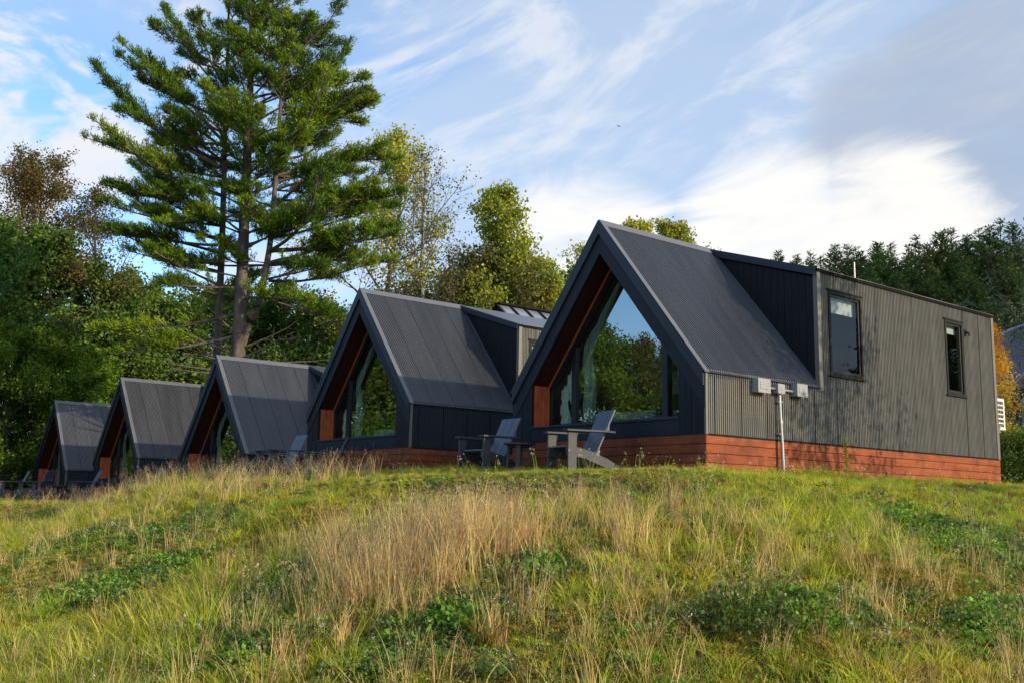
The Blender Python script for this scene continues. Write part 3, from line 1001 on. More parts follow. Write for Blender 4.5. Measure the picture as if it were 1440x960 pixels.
def broadleaf(name, seed, H, R, cb, leaf, bark, n_limb=16, n_sub=8, n_twig=6, lpt=16, lsize=.16, up=.05, thin_top=0., rise=.8, trunk_r=None, lean=(0, 0), hgrad=0., env_pow=.6, droop=0., lw=.36):
    rng = np.random.default_rng(seed)
    root = empty(name)
    r0 = trunk_r or H * .014
    tr = poly(rng, (0, 0, -.3), (lean[0], lean[1], 1), H * .97, 12, up=.06, wob=.05)
    big, small = [(tr, np.linspace(r0, r0 * .12, 12))], []
    LP, LD, LS = [], [], []
    for i in range(n_limb):
        t = cb + (.97 - cb) * ((i + .5) / n_limb) + rng.uniform(-.02, .02)
        t = min(t, .98)
        s, _ = lerp_line(tr, t)
        u = (t - cb) / (1 - cb)
        env = (math.sin(PI * min(1, .14 + .86 * u ** .8)) ** env_pow if u < .5 else max(.16, (1 - (u - .35) / .7)) ** env_pow)
        L = R * max(.2, env) * rng.uniform(.75, 1.15)
        az = i * 2.4 + rng.uniform(-.4, .4)
        el = rise * (.25 + u) + rng.uniform(-.15, .2)
        lp = poly(rng, s, (math.cos(az) * math.cos(el), math.sin(az) * math.cos(el), math.sin(el)), L, 8, up=up, wob=.12)
        rl = r0 * (1 - .8 * t) * .5
        big.append((lp, np.linspace(rl, rl * .2, 8)))
        for j in range(n_sub):
            tj = .25 + .75 * (j + rng.uniform(0, 1)) / n_sub
            sj, dj = lerp_line(lp, min(tj, .99))
            Lj = L * rng.uniform(.28, .5) * (1.15 - .6 * tj) + .25
            sp = poly(rng, sj, side_dir(rng, dj, rng.uniform(.6, 1.1)) + np.array([0, 0, .25 - droop]), Lj, 5, up=up - droop * .3, wob=.16)
            rs = rl * .32
            small.append((sp, np.linspace(rs, rs * .25, 5)))
            for k in range(n_twig):
                tk = .2 + .8 * (k + rng.uniform(0, 1)) / n_twig
                sk, dk = lerp_line(sp, min(tk, .99))
                Lk = Lj * rng.uniform(.3, .6) + .12
                tw = poly(rng, sk, side_dir(rng, dk, rng.uniform(.4, 1.)) + np.array([0, 0, .1 - droop]), Lk, 3, up=-droop * .3, wob=.15)
                small.append((tw, np.array([rs * .3, rs * .2, rs * .08])))
                keep = lpt
                if thin_top: keep = int(lpt * max(0, 1 - thin_top * sstep((u - .25) / .5) * rng.uniform(.5, 1.4)))
                if keep <= 0: continue
                f = rng.uniform(0, 1.1, keep)[:, None]
                P = sk + (tw[-1] - sk) * f + rng.normal(size=(keep, 3)) * (.05 + .16 * Lk)
                LP.append(P); LD.append(rng.normal(size=(keep, 3)) + np.array([0, 0, -.35]) + (tw[-1] - sk) / Lk * .6)
                LS.append(np.full(keep, rng.uniform(0, 1)))
    V1, F1 = tubes_np(big, 7); V2, F2 = tubes_np(small, 3)
    mesh_np('trunk', np.concatenate([V1, V2]), np.concatenate([F1, F2 + len(V1)]), bark, smooth=True, parent=root)
    P = np.concatenate(LP); D = np.concatenate(LD)
    sz = lsize * rng.uniform(.6, 1.25, len(P))
    V, Fc = leaves_np(P, D, sz, lw, rng, .35)
    tint = np.concatenate(LS) * .5 + rng.uniform(0, .5, len(P))
    if hgrad: tint = np.clip(tint * .45 + hgrad * P[:, 2] / H, 0, 1)
    mesh_np('crown', V, Fc, leaf, np.repeat(tint, 4), parent=root)
    return root


def conifer(name, seed, H, R, leaf, bark, cb=.12, step=.5, nb=6, droop=.25, dens=1., p=.9):
    rng = np.random.default_rng(seed)
    root = empty(name)
    tr = poly(rng, (0, 0, -.3), (0, 0, 1), H + .3, 10, wob=.015)
    lines = [(tr, np.linspace(H * .013, .015, 10))]
    LP, LD, LS, TT = [], [], [], []
    z = cb * H
    while z < H * .995:
        u = (z - cb * H) / (H * (1 - cb))
        L0 = R * (1 - u) ** p * (.72 + .28 * min(1, u * 6)) + .12
        for b in range(nb):
            if rng.uniform() < .12: continue
            L = L0 * rng.uniform(.6, 1.2)
            az = rng.uniform(0, 2 * PI)
            el = -droop + u * .9
            s, _ = lerp_line(tr, min(.99, (z + rng.uniform(-.2, .2)) / H))
            br = poly(rng, s, (math.cos(az) * math.cos(el), math.sin(az) * math.cos(el), math.sin(el)), L, 5, up=.05, wob=.05)
            lines.append((br, np.linspace(.012 + .006 * L, .006, 5)))
            m = max(3, int(L / .13 * dens))
            f = .12 + .88 * rng.uniform(0, 1, m) ** .75
            k = np.minimum((f * 4).astype(int), 3); g = (f * 4 - k)[:, None]
            P = br[k] * (1 - g) + br[k + 1] * g
            ax = br[-1] - br[0]; ax /= np.linalg.norm(ax)
            sd = np.cross(ax, [0, 0, 1.]); sd /= np.linalg.norm(sd) + 1e-9
            sgn = rng.choice([-1, 1], m)[:, None]
            D = ax * .8 + sd * sgn * rng.uniform(.2, 1.1, (m, 1)) + np.array([0, 0, 1.]) * rng.normal(0, .22, (m, 1)) - np.array([0, 0, .18])
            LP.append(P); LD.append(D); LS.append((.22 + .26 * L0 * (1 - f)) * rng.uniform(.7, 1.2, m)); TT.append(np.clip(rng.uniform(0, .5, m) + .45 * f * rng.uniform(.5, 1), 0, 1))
        z += step * (1 - .45 * u) * rng.uniform(.8, 1.2)
    V1, F1 = tubes_np(lines, 4)
    mesh_np('trunk', V1, F1, bark, smooth=True, parent=root)
    P = np.concatenate(LP); D = np.concatenate(LD)
    V, Fc = leaves_np(P, D, np.concatenate(LS), .14, rng, .75)
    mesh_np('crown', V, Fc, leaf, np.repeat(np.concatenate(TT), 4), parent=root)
    return root


# ---- the big white pine with three stems
def white_pine():
    rng = np.random.default_rng(5)
    dep = 36.
    base = on_ground(334, dep)
    root = empty('white_pine', base)
    tag(root, 'towering white pine with three stems rising behind the middle cabin', 'pine tree')
    r2 = np.array([RT.x, RT.y, 0]); r2 /= np.linalg.norm(r2)
    f2 = np.array([FW.x, FW.y, 0]); f2 /= np.linalg.norm(f2)
    mpp = dep / F_PX
    def P(px, py, off=0.):
        w = at(px, py, dep)
        return np.array([w.x - base.x, w.y - base.y, w.z - base.z]) + f2 * off
    def smooth_line(pts, n):
        pts = np.array(pts); t = np.linspace(0, len(pts) - 1, n)
        return np.stack([np.interp(t, range(len(pts)), pts[:, k]) for k in range(3)], 1)
    b0 = np.array([0, 0, -.4])
    main = smooth_line([b0, P(333, 600), P(334, 510), P(340, 400), P(346, 250), P(352, 120), P(356, 0), P(358, -75)], 26)
    left = smooth_line([b0 + r2 * -1.0 + f2 * .7, P(294, 560, .7), P(298, 480, .7), P(306, 330, .6), P(312, 180, .4), P(316, 60, .4), P(318, -25, .4)], 24)
    right = smooth_line([P(334, 500), P(350, 455), P(368, 425, -.2), P(384, 340, -.3), P(392, 230, -.3), P(400, 110, -.3), P(408, 10, -.2)], 20)
    trunks = [(main, np.linspace(.34, .03, 26)), (left, np.linspace(.2, .025, 24)), (right, np.linspace(.17, .025, 20))]
    wood, twigs = [], []
    TP, TD, TC = [], [], []
    def tuft(p, d, c, n=6):
        TP.append(np.repeat(p[None], n, 0) + rng.normal(size=(n, 3)) * .04)
        dd = d / (np.linalg.norm(d) + 1e-9) + rng.normal(size=(n, 3)) * .65 + np.array([0, 0, .35])
        TD.append(dd); TC.append(np.clip(c + rng.normal(0, .1, n), 0, 1))
    def branch(s, d, L, r, full=1., up=.03, sag=.0, start=.34, bare=False):
        n = max(6, int(L / .45))
        bp = poly(rng, s, d, L, n, up=up, wob=.07, sag=sag)
        wood.append((bp, np.linspace(r, r * .18, n)))
        if bare:
            for k in range(int(L * 2.2)):
                sk, dk = lerp_line(bp, rng.uniform(.3, 1))
                lk = rng.uniform(.3, 1.)
                t_ = poly(rng, sk, side_dir(rng, dk, .8), lk, 4, wob=.15)
                twigs.append((t_, np.linspace(r * .22, r * .05, 4)))
            return
        ax = bp[-1] - bp[0]; ax /= np.linalg.norm(ax)
        sd = np.cross(ax, [0, 0, 1.]); sd /= np.linalg.norm(sd) + 1e-9
        m = int(L * (1 - start) / .056 * full)
        c0 = rng.uniform(.05, .6)
        nc = max(3, int(L * 1.5)); cen = start + (1 - start) * rng.uniform(0, 1, nc) ** .8; cen[0] = .97
        for k in range(m):
            t = cen[rng.integers(nc)] + rng.normal(0, .07) if rng.uniform() < .68 else start + (1 - start) * (k + rng.uniform(0, 1)) / m
            t = min(max(t, start * .8), .995)
            sk, dk = lerp_line(bp, t)
            w = (.26 + 1.1 * (1 - t)) * min(1., .4 + L / 4) * rng.uniform(.6, 1.25)
            sg = rng.choice([-1, 1])
            dd = ax * rng.uniform(.4, 1.1) + sd * sg * rng.uniform(.25, 1.05) + np.array([0, 0, rng.uniform(-.12, .55)])
            tw = poly(rng, sk, dd, w, 4, up=.1, wob=.1)
            twigs.append((tw, np.linspace(.014, .005, 4)))
            q = max(2, int(w / .1))
            for h in range(q):
                a, dh = lerp_line(tw, min(.99, .25 + .75 * (h + 1) / q))
                tuft(a, dh, c0 + .4 * rng.uniform() - .05, 10)
                if rng.uniform() < .5:
                    dz = side_dir(rng, dh, .9); dz[2] = abs(dz[2]) * .6
                    e = a + dz * .15
                    tuft(e, dz, c0 + .35 * rng.uniform(), 5)
    def dirv(az, el):
        """az 0 = picture right, 90 = away"""
        return (r2 * math.cos(az) + f2 * math.sin(az)) * math.cos(el) + np.array([0, 0, math.sin(el)])
    def dress(line, z_lo, z_hi, Lf, step, az_bias=None):
        z = z_lo
        while z < z_hi:
            i = np.searchsorted(line[:, 2], z)
            i = min(max(i, 1), len(line) - 1)
            f = (z - line[i - 1, 2]) / (line[i, 2] - line[i - 1, 2] + 1e-6)
            s = line[i - 1] * (1 - f) + line[i] * f
            u = (z - 4) / 15.
            nb = rng.integers(3, 5)
            a0 = rng.uniform(0, 6.28)
            for b in range(nb):
                az = a0 + b * 2 * PI / nb + rng.normal(0, .3)
                if az_bias is not None and rng.uniform() < .55: az = az_bias + rng.normal(0, .55)
                L = Lf(z, math.cos(az)) * rng.uniform(.42, 1.14)
                if L < .5 or rng.uniform() < .24: continue
                el = .02 + .62 * max(0, u) ** 1.2 + rng.normal(0, .07)
                branch(s, dirv(az, el), L, .018 + .011 * L, 1., up=.012 + .02 * max(0, u), start=.30 if L > 2 else .12)
            z += step * rng.uniform(.75, 1.25)
    zt = lambda py: P(340, py)[2]
    def Lmain(z, c):
        top = zt(-80)
        return min(4.3, .72 * (top - z) + .6) * (.72 if c > 0 else .6)
    def Lleft(z, c):
        top = zt(-25)
        return min(4.3 if c < 0 else 2.0, .66 * (top - z) + .5)
    def Lright(z, c):
        top = zt(0)
        return min(4.4 if c > 0 else 2.0, .6 * (top - z) + .5)
    dress(main, zt(415), zt(-66), Lmain, .5)
    dress(left, zt(400), zt(-18), Lleft, .56, PI)
    dress(right, zt(395), zt(-10), Lright, .5, 0.)
    # long arms the photograph shows on the left, and the low plates
    for (x0, y0, x1, y1, r_, off) in ((308, 235, 128, 118, .07, -.3), (309, 262, 150, 170, .06, .2), (310, 195, 190, 35, .06, 0), (312, 130, 225, 5, .05, .3), (306, 300, 172, 238, .06, -.4),
                                      (306, 345, 165, 330, .06, 0), (305, 370, 158, 352, .06, .6), (338, 440, 158, 462, .08, -1.2), (338, 405, 250, 400, .05, -1.2), (340, 470, 180, 520, .07, -1.4),
                                      (390, 300, 548, 258, .06, -.2), (392, 255, 536, 196, .06, .3), (384, 350, 560, 335, .06, -.3), (378, 395, 520, 385, .06, -.8), (376, 420, 500, 440, .06, -.6), (398, 200, 515, 140, .05, 0),
                                      (400, 150, 500, 80, .05, .2), (404, 90, 480, 20, .05, -.2), (402, 120, 506, 118, .05, .3), (396, 180, 528, 165, .06, -.4), (398, 160, 500, 175, .05, -1.2), (392, 230, 552, 225, .06, .4), (388, 280, 540, 300, .06, -1.), (404, 60, 470, 45, .05, .3), (356, 40, 420, -30, .05, -.6), (352, 110, 400, 60, .05, -1.2), (345, 300, 250, 330, .05, -1.6), (345, 330, 290, 300, .05, -1.6), (350, 200, 300, 150, .05, -1.4), (350, 260, 420, 235, .05, -1.8), (345, 345, 430, 330, .05, -2.0), (342, 420, 440, 400, .06, -2.2)):
        a = P(x0, y0); b = P(x1, y1, off)
        L = np.linalg.norm(b - a)
        branch(a, b - a + np.array([0, 0, -.12 * L]), L * 1.03, r_, 1.15, up=.035, start=.3)
    # bare dead limbs low on the stem
    for (x0, y0, x1, y1, off) in ((334, 500, 230, 470, -.5), (334, 512, 210, 500, -.3), (334, 525, 250, 540, -.8), (335, 515, 480, 500, -.3), (336, 490, 430, 470, -.6), (334, 470, 300, 440, -.8), (300, 500, 200, 480, .2), (300, 520, 220, 510, 0), (337, 505, 410, 478, -1.0)):
        a = P(x0, y0); b = P(x1, y1, off)
        branch(a, b - a, np.linalg.norm(b - a), .05, bare=True, up=.02)
    V1, F1 = tubes_np(trunks, 12); V2, F2 = tubes_np(wood, 6); V3, F3 = tubes_np(twigs, 3)
    mesh_np('trunk', V1, F1, M['bark'], smooth=True, parent=root)
    mesh_np('limbs', np.concatenate([V2, V3]), np.concatenate([F2, F3 + len(V2)]), M['bark'], smooth=True, parent=root)
    Pp = np.concatenate(TP); D = np.concatenate(TD); c = np.concatenate(TC)
    V, Fc = leaves_np(Pp, D, .145 * rng.uniform(.6, 1.35, len(Pp)), .085, rng, .3)
    mesh_np('crown', V, Fc, M['pine'], np.repeat(c, 4), parent=root)
    print('pine needles', len(Pp))


white_pine()


def put(o, px, dep, label, cat='tree', group=None, s=1., rz=None, dz=0.):
    p = on_ground(px, dep)
    o.location = (p.x, p.y, p.z + dz)
    o.scale = (s, s, s) if not isinstance(s, tuple) else s
    o.rotation_euler.z = random.uniform(0, 6.28) if rz is None else rz
    return tag(o, label, cat, group)


def height_for(px, py, dep):
    return at(px, py, dep).z - on_ground(px, dep).z


GW = 'broadleaf trees at the wood edge'
# left wood
T = {}
T['brown'] = broadleaf('broadleaf_tree', 21, 15, 4.6, .3, M['leaf_brown'], M['bark_dark'], 24, 9, 7, 22, .105)
put(T['brown'], 28, 48, 'tall brownish autumn tree at the upper left corner of the wood', group=GW, s=height_for(28, 208, 48) / 15)
T['thin'] = broadleaf('broadleaf_tree', 22, 14, 3.4, .35, M['leaf_brown'], M['bark_dark'], 16, 8, 7, 8, .11, rise=1.0)
put(T['thin'], 122, 45, 'thin see-through tree with dark twigs left of the big pine', group=GW, s=height_for(122, 240, 45) / 14)
T['maple'] = broadleaf('broadleaf_tree', 23, 8.5, 4.0, .06, M['leaf_green'], M['bark_dark'], 24, 10, 7, 20, .15, rise=.55, env_pow=.45)
put(T['maple'], 6, 41, 'bright green bushy maple reaching down to the grass at the left edge', group=GW, s=height_for(0, 470, 41) / 8.5)
o = copy_tree(T['maple']); put(o, 118, 43, 'green bushy maple behind the roof of the farthest cabin', group=GW, s=height_for(100, 500, 43) / 8.5, rz=1.0)
T['dark'] = broadleaf('broadleaf_tree', 24, 10, 4.0, .1, M['leaf_dark'], M['bark_dark'], 24, 10, 7, 18, .16, rise=.6, env_pow=.5)
for k, (px, dep, py, lab) in enumerate([(60, 46, 330, 'dark tree behind the brownish tree and the green maple'), (150, 47, 375, 'dark shaded tree under the long left arms of the pine'),
                                        (215, 47, 400, 'dark shaded tree left of the pine trunks, behind the two smallest roofs'), (285, 49, 395, 'dark shaded tree directly behind the pine trunks'),
                                        (420, 48, 400, 'dark shaded tree right of the pine trunks, behind the middle cabin'), (480, 50, 430, 'dark shaded tree behind the apex of the second cabin'),
                                        (-40, 44, 300, 'dark tree cut by the left edge of the photo'), (360, 51, 410, 'dark tree seen between the forks of the pine')]):
    o = T['dark'] if k == 0 else copy_tree(T['dark'])
    put(o, px, dep, lab, group='dark trees of the wood behind the pine', s=height_for(px, py, dep) / 10)
# low understorey that closes the wood
T['bush'] = broadleaf('woodland_bush', 31, 4.5, 2.6, .05, M['leaf_dark'], M['bark_dark'], 16, 8, 6, 14, .14, rise=.5, env_pow=.4)
for k, (px, dep, py) in enumerate([(-30, 46, 610), (30, 48, 600), (70, 49, 620), (150, 49, 575), (200, 48, 560), (250, 48, 545), (310, 46, 525), (380, 46, 520), (440, 46, 500), (500, 48, 480), (560, 48, 470), (620, 48, 450), (680, 50, 430), (740, 50, 430), (800, 50, 420), (1400, 46, 560), (1450, 44, 540)]):
    o = T['bush'] if k == 0 else copy_tree(T['bush'])
    put(o, px, dep, 'dark undergrowth bush at the foot of the wood behind the cabins', 'bush', 'undergrowth bushes along the wood', s=max(.5, height_for(px, py, dep) / 4.5))
# pale birch stem at the left edge
T['birch'] = broadleaf('birch_tree', 35, 13, 2.6, .45, M['leaf_brown'], M['bark_pale'], 12, 7, 6, 7, .11, rise=1.1, trunk_r=.16)
put(T['birch'], -4, 46, 'birch with a pale white stem at the left edge of the photo', s=height_for(0, 225, 46) / 13, rz=.5)
# right of the pine
T['aspen'] = broadleaf('broadleaf_tree', 25, 16, 3.6, .3, M['leaf_yellow'], M['bark_grey'], 24, 9, 7, 9, .13, rise=.9)
put(T['aspen'], 520, 44, 'tall leafy green tree rising from behind the right side of the pine', group=GW, s=height_for(520, 155, 44) / 16)
T['bare'] = broadleaf('broadleaf_tree', 26, 15, 3.9, .25, M['leaf_olive'], M['bark_grey'], 20, 10, 8, 12, .11, thin_top=1.1, rise=1.15, up=.07)
put(T['bare'], 592, 44, 'half bare tree with fine grey upper twigs between pine and yellow-green tree', group=GW, s=height_for(592, 190, 44) / 15)
T['round'] = broadleaf('broadleaf_tree', 27, 8, 3.2, .15, M['leaf_olive'], M['bark_dark'], 20, 9, 7, 18, .13)
put(T['round'], 648, 45, 'low dark olive tree left of the bright yellow-green tree', group=GW, s=height_for(648, 345, 45) / 8)
T['poplar'] = broadleaf('broadleaf_tree', 28, 13, 3.1, .12, M['leaf_yellow'], M['bark_grey'], 24, 9, 7, 16, .13, rise=.95, env_pow=.8)
put(T['poplar'], 722, 45, 'bright yellow-green tree with a pointed top above the pale metal roof', group=GW, s=height_for(722, 254, 45) / 12.2)
o = copy_tree(T['aspen']); put(o, 800, 48, 'loose green tree just left of the nearest cabin gable', group=GW, s=height_for(800, 326, 48) / 16)
o = copy_tree(T['poplar']); put(o, 760, 47, 'smaller green tree right of the bright yellow-green tree', group=GW, s=height_for(760, 345, 47) / 13)
o = copy_tree(T['poplar']); put(o, 895, 52, 'leafy tree top showing above the ridge of the nearest cabin', group='tree tops behind the nearest cabin', s=height_for(895, 303, 52) / 12.1)
o = copy_tree(T['poplar']); put(o, 952, 52, 'round tree top behind the ridge end of the nearest cabin', group='tree tops behind the nearest cabin', s=height_for(952, 318, 52) / 12.1, rz=2.2)
o = copy_tree(T['round']); put(o, 690, 50, 'dark tree behind the bright yellow-green tree', group=GW, s=height_for(690, 370, 50) / 8)
o = copy_tree(T['dark']); put(o, 560, 50, 'dark tree under the half bare tree', group=GW, s=height_for(560, 420, 50) / 10)

# autumn tree and others at the right edge
T['autumn'] = broadleaf('autumn_tree', 41, 5.5, .8, .12, M['leaf_autumn'], M['bark_grey'], 20, 7, 5, 12, .085, rise=1.1, hgrad=.62, env_pow=.6)
put(T['autumn'], 1404, 25.5, 'small tree with orange top and yellow lower leaves behind the nearest cabin', s=height_for(1409, 432, 25.5) / 5.5)
T['silver'] = broadleaf('willow_tree', 42, 6.5, 3.0, .3, M['leaf_silver'], M['bark_grey'], 18, 8, 7, 14, .15, rise=.7, droop=.12, lw=.13)
put(T['silver'], 1590, 26, 'willow with narrow silvery leaves reaching in at the right edge', s=1.0)
# young tree right of the view whose shade falls on the side wall
T['young'] = broadleaf('young_tree', 43, 6.0, 2.1, .3, M['leaf_green'], M['bark_grey'], 16, 8, 6, 5, .11, rise=.9)
T['young'].location = (8.0, 6.2, float(hgt(8.0, 6.2)))
T['young'].scale = (.8, .8, 1.35)
tag(T['young'], 'young tree right of the view that shades the side wall of the nearest cabin', 'tree')
# clipped hedge
T['hedge'] = broadleaf('hedge_bush', 44, 1.25, .75, .04, M['leaf_dark'], M['bark_dark'], 22, 8, 6, 12, .06, rise=.5, env_pow=.35)
put(T['hedge'], 1424, 22.5, 'low dark green hedge bush at the rear corner of the nearest cabin', 'bush', 'hedge bushes at the rear corner', s=.74)
o = copy_tree(T['hedge']); put(o, 1462, 22.3, 'hedge bush cut by the right edge of the photo', 'bush', 'hedge bushes at the rear corner', s=.74)

# conifers on the hill
CV = [conifer('conifer_tree', 50 + k, 16, r, M['conifer'], M['bark_dark'], cb=.06, step=.36, nb=9, dens=1.8, droop=dr, p=p) for k, (r, dr, p) in enumerate([(3.4, .2, .85), (4.0, .1, .75), (3.2, .28, .95), (4.4, .05, .68)])]
tops = [(1106, 352), (1127, 357), (1157, 350), (1182, 343), (1202, 337), (1220, 339), (1240, 341), (1271, 336), (1300, 323), (1324, 335), (1339, 318), (1357, 313), (1395, 313), (1425, 303), (1376, 328), (1445, 310), (1470, 320)]
rows = [(px, py, 104, 0) for px, py in tops]
rows += [(px + random.uniform(-8, 8), py, 92, 1) for px, py in [(1090, 374), (1140, 376), (1172, 368), (1220, 363), (1265, 355), (1290, 362), (1327, 345), (1347, 358), (1380, 352), (1410, 338), (1437, 345), (1465, 350)]]
rows += [(px, py, 96, 1) for px, py in [(1098, 366), (1118, 362), (1148, 362), (1168, 356), (1192, 352), (1212, 350), (1232, 352), (1256, 348), (1284, 340), (1312, 336), (1366, 330), (1386, 326), (1412, 318)]]
rows += [(px + random.uniform(-6, 6), py, 80, 2) for px, py in [(1150, 402), (1195, 398), (1245, 400), (1280, 398), (1312, 392), (1350, 400), (1385, 385), (1418, 378), (1445, 380)]]
rows += [(px + random.uniform(-6, 6), py, 86, 2) for px, py in [(1120, 386), (1165, 384), (1208, 380), (1235, 376), (1262, 380), (1300, 372), (1338, 370), (1362, 366), (1395, 360), (1425, 354), (1452, 360)]]
rows += [(px, py, 68, 3) for px, py in [(1330, 440), (1372, 430), (1402, 425), (1432, 420), (1462, 430)]]
labs = ['dark conifer on the skyline of the wooded hill at the right', 'conifer in the second rank of the wooded hill at the right', 'conifer in the third rank, just above the roof edge of the nearest cabin', 'front conifer of the wooded hill near the autumn tree']
used = set()
for i, (px, py, dep, k) in enumerate(rows):
    v = random.randrange(4)
    o = CV[v] if v not in used else copy_tree(CV[v])
    used.add(v)
    h = height_for(px, py - 10 - max(0, px - 1380) * .12, dep) / 16
    w = .55 + .8 * h if h > 1 else h * 1.3
    put(o, px, dep, labs[k], 'conifer', ['skyline conifers of the hill', 'second rank conifers of the hill', 'third rank conifers of the hill', 'front rank conifers of the hill'][k], s=(w * 1.0, w * 1.0, h))

# the trees across the meadow that the gable windows mirror
GM = 'trees across the meadow mirrored in the gable windows'
for i, (x, y, src, s) in enumerate([(-38, -47, 'maple', 1.45), (-41, -45, 'dark', 1.15), (-44, -43, 'round', 1.5), (-47, -40, 'maple', 1.5), (-50, -44, 'dark', 1.3), (-53, -37, 'dark', 1.3), (-57, -33, 'maple', 1.6), (-60, -30, 'dark', 1.5), (-63, -27, 'maple', 1.5), (-66, -24, 'dark', 1.4), (-70, -22, 'maple', 1.5), (-74, -19, 'dark', 1.5), (-34, -50, 'dark', 1.15), (-29, -54, 'maple', 1.3), (-22, -58, 'dark', 1.2), (-80, -12, 'dark', 1.4), (-86, -6, 'maple', 1.5), (-58, -38, 'dark', 1.5), (-64, -33, 'dark', 1.6), (-15, -62, 'maple', 1.3)]):
    o = copy_tree(T[src])
    o.location = (x, y, float(hgt(x, y)))
    o.scale = (s, s, s)
    o.rotation_euler.z = i * 1.3
    tag(o, 'tree across the meadow that shows only as a mirror image in the gable glass', 'tree', GM)

for i, (x, y, src, s) in enumerate([(17.5, 42, 'dark', 1.5), (13, 44, 'dark', 1.5), (20, 51, 'dark', 1.7), (9, 48, 'maple', 1.6), (15, 54, 'dark', 1.8)]):
    o = copy_tree(T[src])
    o.location = (x, y, float(hgt(x, y)))
    o.scale = (s, s, s)
    o.rotation_euler.z = i * 1.7
    tag(o, 'tree out of view that shows only as a mirror image in the side windows', 'tree', 'trees mirrored in the side windows')

# a bird high over the cabins
def make_bird():
    p = at(870, 178, 70)
    r = MB()
    r.tube([(-.22, 0, 0), (-.1, 0, .02), (.08, 0, .02), (.2, 0, .03), (.26, 0, .02)], [.01, .05, .06, .035, .008], 8)
    for sg in (-1, 1): r.add([(-.06, 0, .03), (.1, 0, .03), (.06, sg * .3, .12), (-.02, sg * .55, .06), (-.08, sg * .3, .1)], [(0, 1, 2, 4), (2, 3, 4)])
    o = r.build('bird', M['bird'])
    o.location = p
    o.scale = (.4, .4, .4)
    tag(o, 'small dark bird gliding high in the sky', 'bird')


make_bird()

# ------------------------------------------------------------------ grasses and weeds
proto_col = bpy.data.collections.new('grass_kinds')
_pr = np.random.default_rng(3)


def blades(n, h, spread, width, bend, rng, seg=4, hvar=.35, tint0=0., tint1=1., upr=.0):
    """(V,F,tint) of n bent tapering blades"""
    a = rng.uniform(0, 2 * np.pi, n); r = spread * np.sqrt(rng.uniform(0, 1, n))
    bx, by = r * np.cos(a), r * np.sin(a)
    H = h * rng.uniform(1 - hvar, 1 + hvar, n)
    da = a + rng.normal(0, .9, n)
    bd = bend * rng.uniform(.3, 1.3, n)
    tn = rng.uniform(0, 1, n)
    fa = rng.uniform(0, 2 * np.pi, n)
    V, T_ = [], []
    for k in range(seg + 1):
        t = k / seg
        out = H * bd * t ** 2
        z = H * (t - .35 * bd * t ** 2)
        w = width * (1 - t ** 1.6) * .5 + .0004
        cx, cy = bx + np.cos(da) * out, by + np.sin(da) * out
        for s in (-1, 1):
            V.append(np.stack([cx + s * w * np.cos(fa), cy + s * w * np.sin(fa), z - .02], 1))
            T_.append(np.clip(tint0 + (tint1 - tint0) * (.55 * tn + .45 * t), 0, 1))
    V = np.stack(V, 1).reshape(-1, 3); T_ = np.stack(T_, 1).reshape(-1)
    m = 2 * (seg + 1)
    f0 = np.array([[2 * k, 2 * k + 1, 2 * k + 3, 2 * k + 2] for k in range(seg)])
    Fc = (np.arange(n)[:, None, None] * m + f0[None]).reshape(-1, 4)
    tips = np.stack([bx + np.cos(da) * H * bd, by + np.sin(da) * H * bd, H * (1 - .35 * bd) - .02], 1)
    return V, Fc, T_, tips


def join(*parts):
    V, Fc, T_, Mi = [], [], [], []
    off = 0
    for (v, f, t, mi) in parts:
        V.append(v); Fc.append(f + off); T_.append(t); Mi.append(np.full(len(f), mi)); off += len(v)
    return np.concatenate(V), np.concatenate(Fc), np.concatenate(T_), np.concatenate(Mi)


def proto(name, mats, *parts):
    V, Fc, T_, Mi = join(*parts)
    o = mesh_np(name, V, Fc, mats, T_, link=False, midx=Mi)
    proto_col_cur.objects.link(o)
    return o


def clump_leaves(n, h, spread, ls, rng, dome=1., width=.4, flat=.6):
    u = rng.uniform(0, 1, n); a = rng.uniform(0, 2 * np.pi, n); r = np.sqrt(rng.uniform(0, 1, n))
    lob = .72 + .28 * np.sin(3 * a + rng.uniform(0, 6)) * np.sin(5 * r + rng.uniform(0, 6)) + rng.normal(0, .12, n)
    z = h * (1 - (r ** 2) * .75) * (.3 + .7 * u ** .6) * np.clip(lob, .25, 1.25)
    P = np.stack([r * spread * np.cos(a), r * spread * np.sin(a), z], 1)
    D = np.stack([np.cos(a), np.sin(a), rng.normal(.15, .4, n)], 1) + rng.normal(size=(n, 3)) * .6
    V, Fc = leaves_np(P, D, ls * rng.uniform(.6, 1.3, n), width, rng, flat)
    t = np.clip(.25 + .5 * u + rng.normal(0, .15, n), 0, 1)
    return V, Fc, np.repeat(t, 4)


def seed_heads(tips, rng, L=.09, n=7, w=.13):
    P = np.repeat(tips, n, 0) + rng.normal(size=(len(tips) * n, 3)) * np.array([.01, .01, L * .55])
    D = rng.normal(size=P.shape) * .5 + np.array([0, 0, 1.])
    V, Fc = leaves_np(P, D, .02 * rng.uniform(.7, 1.4, len(P)), w, rng, .2)
    return V, Fc, np.repeat(rng.uniform(0, 1, len(P)), 4)


def new_kinds(name):
    global proto_col_cur
    proto_col_cur = bpy.data.collections.new(name)
    return proto_col_cur


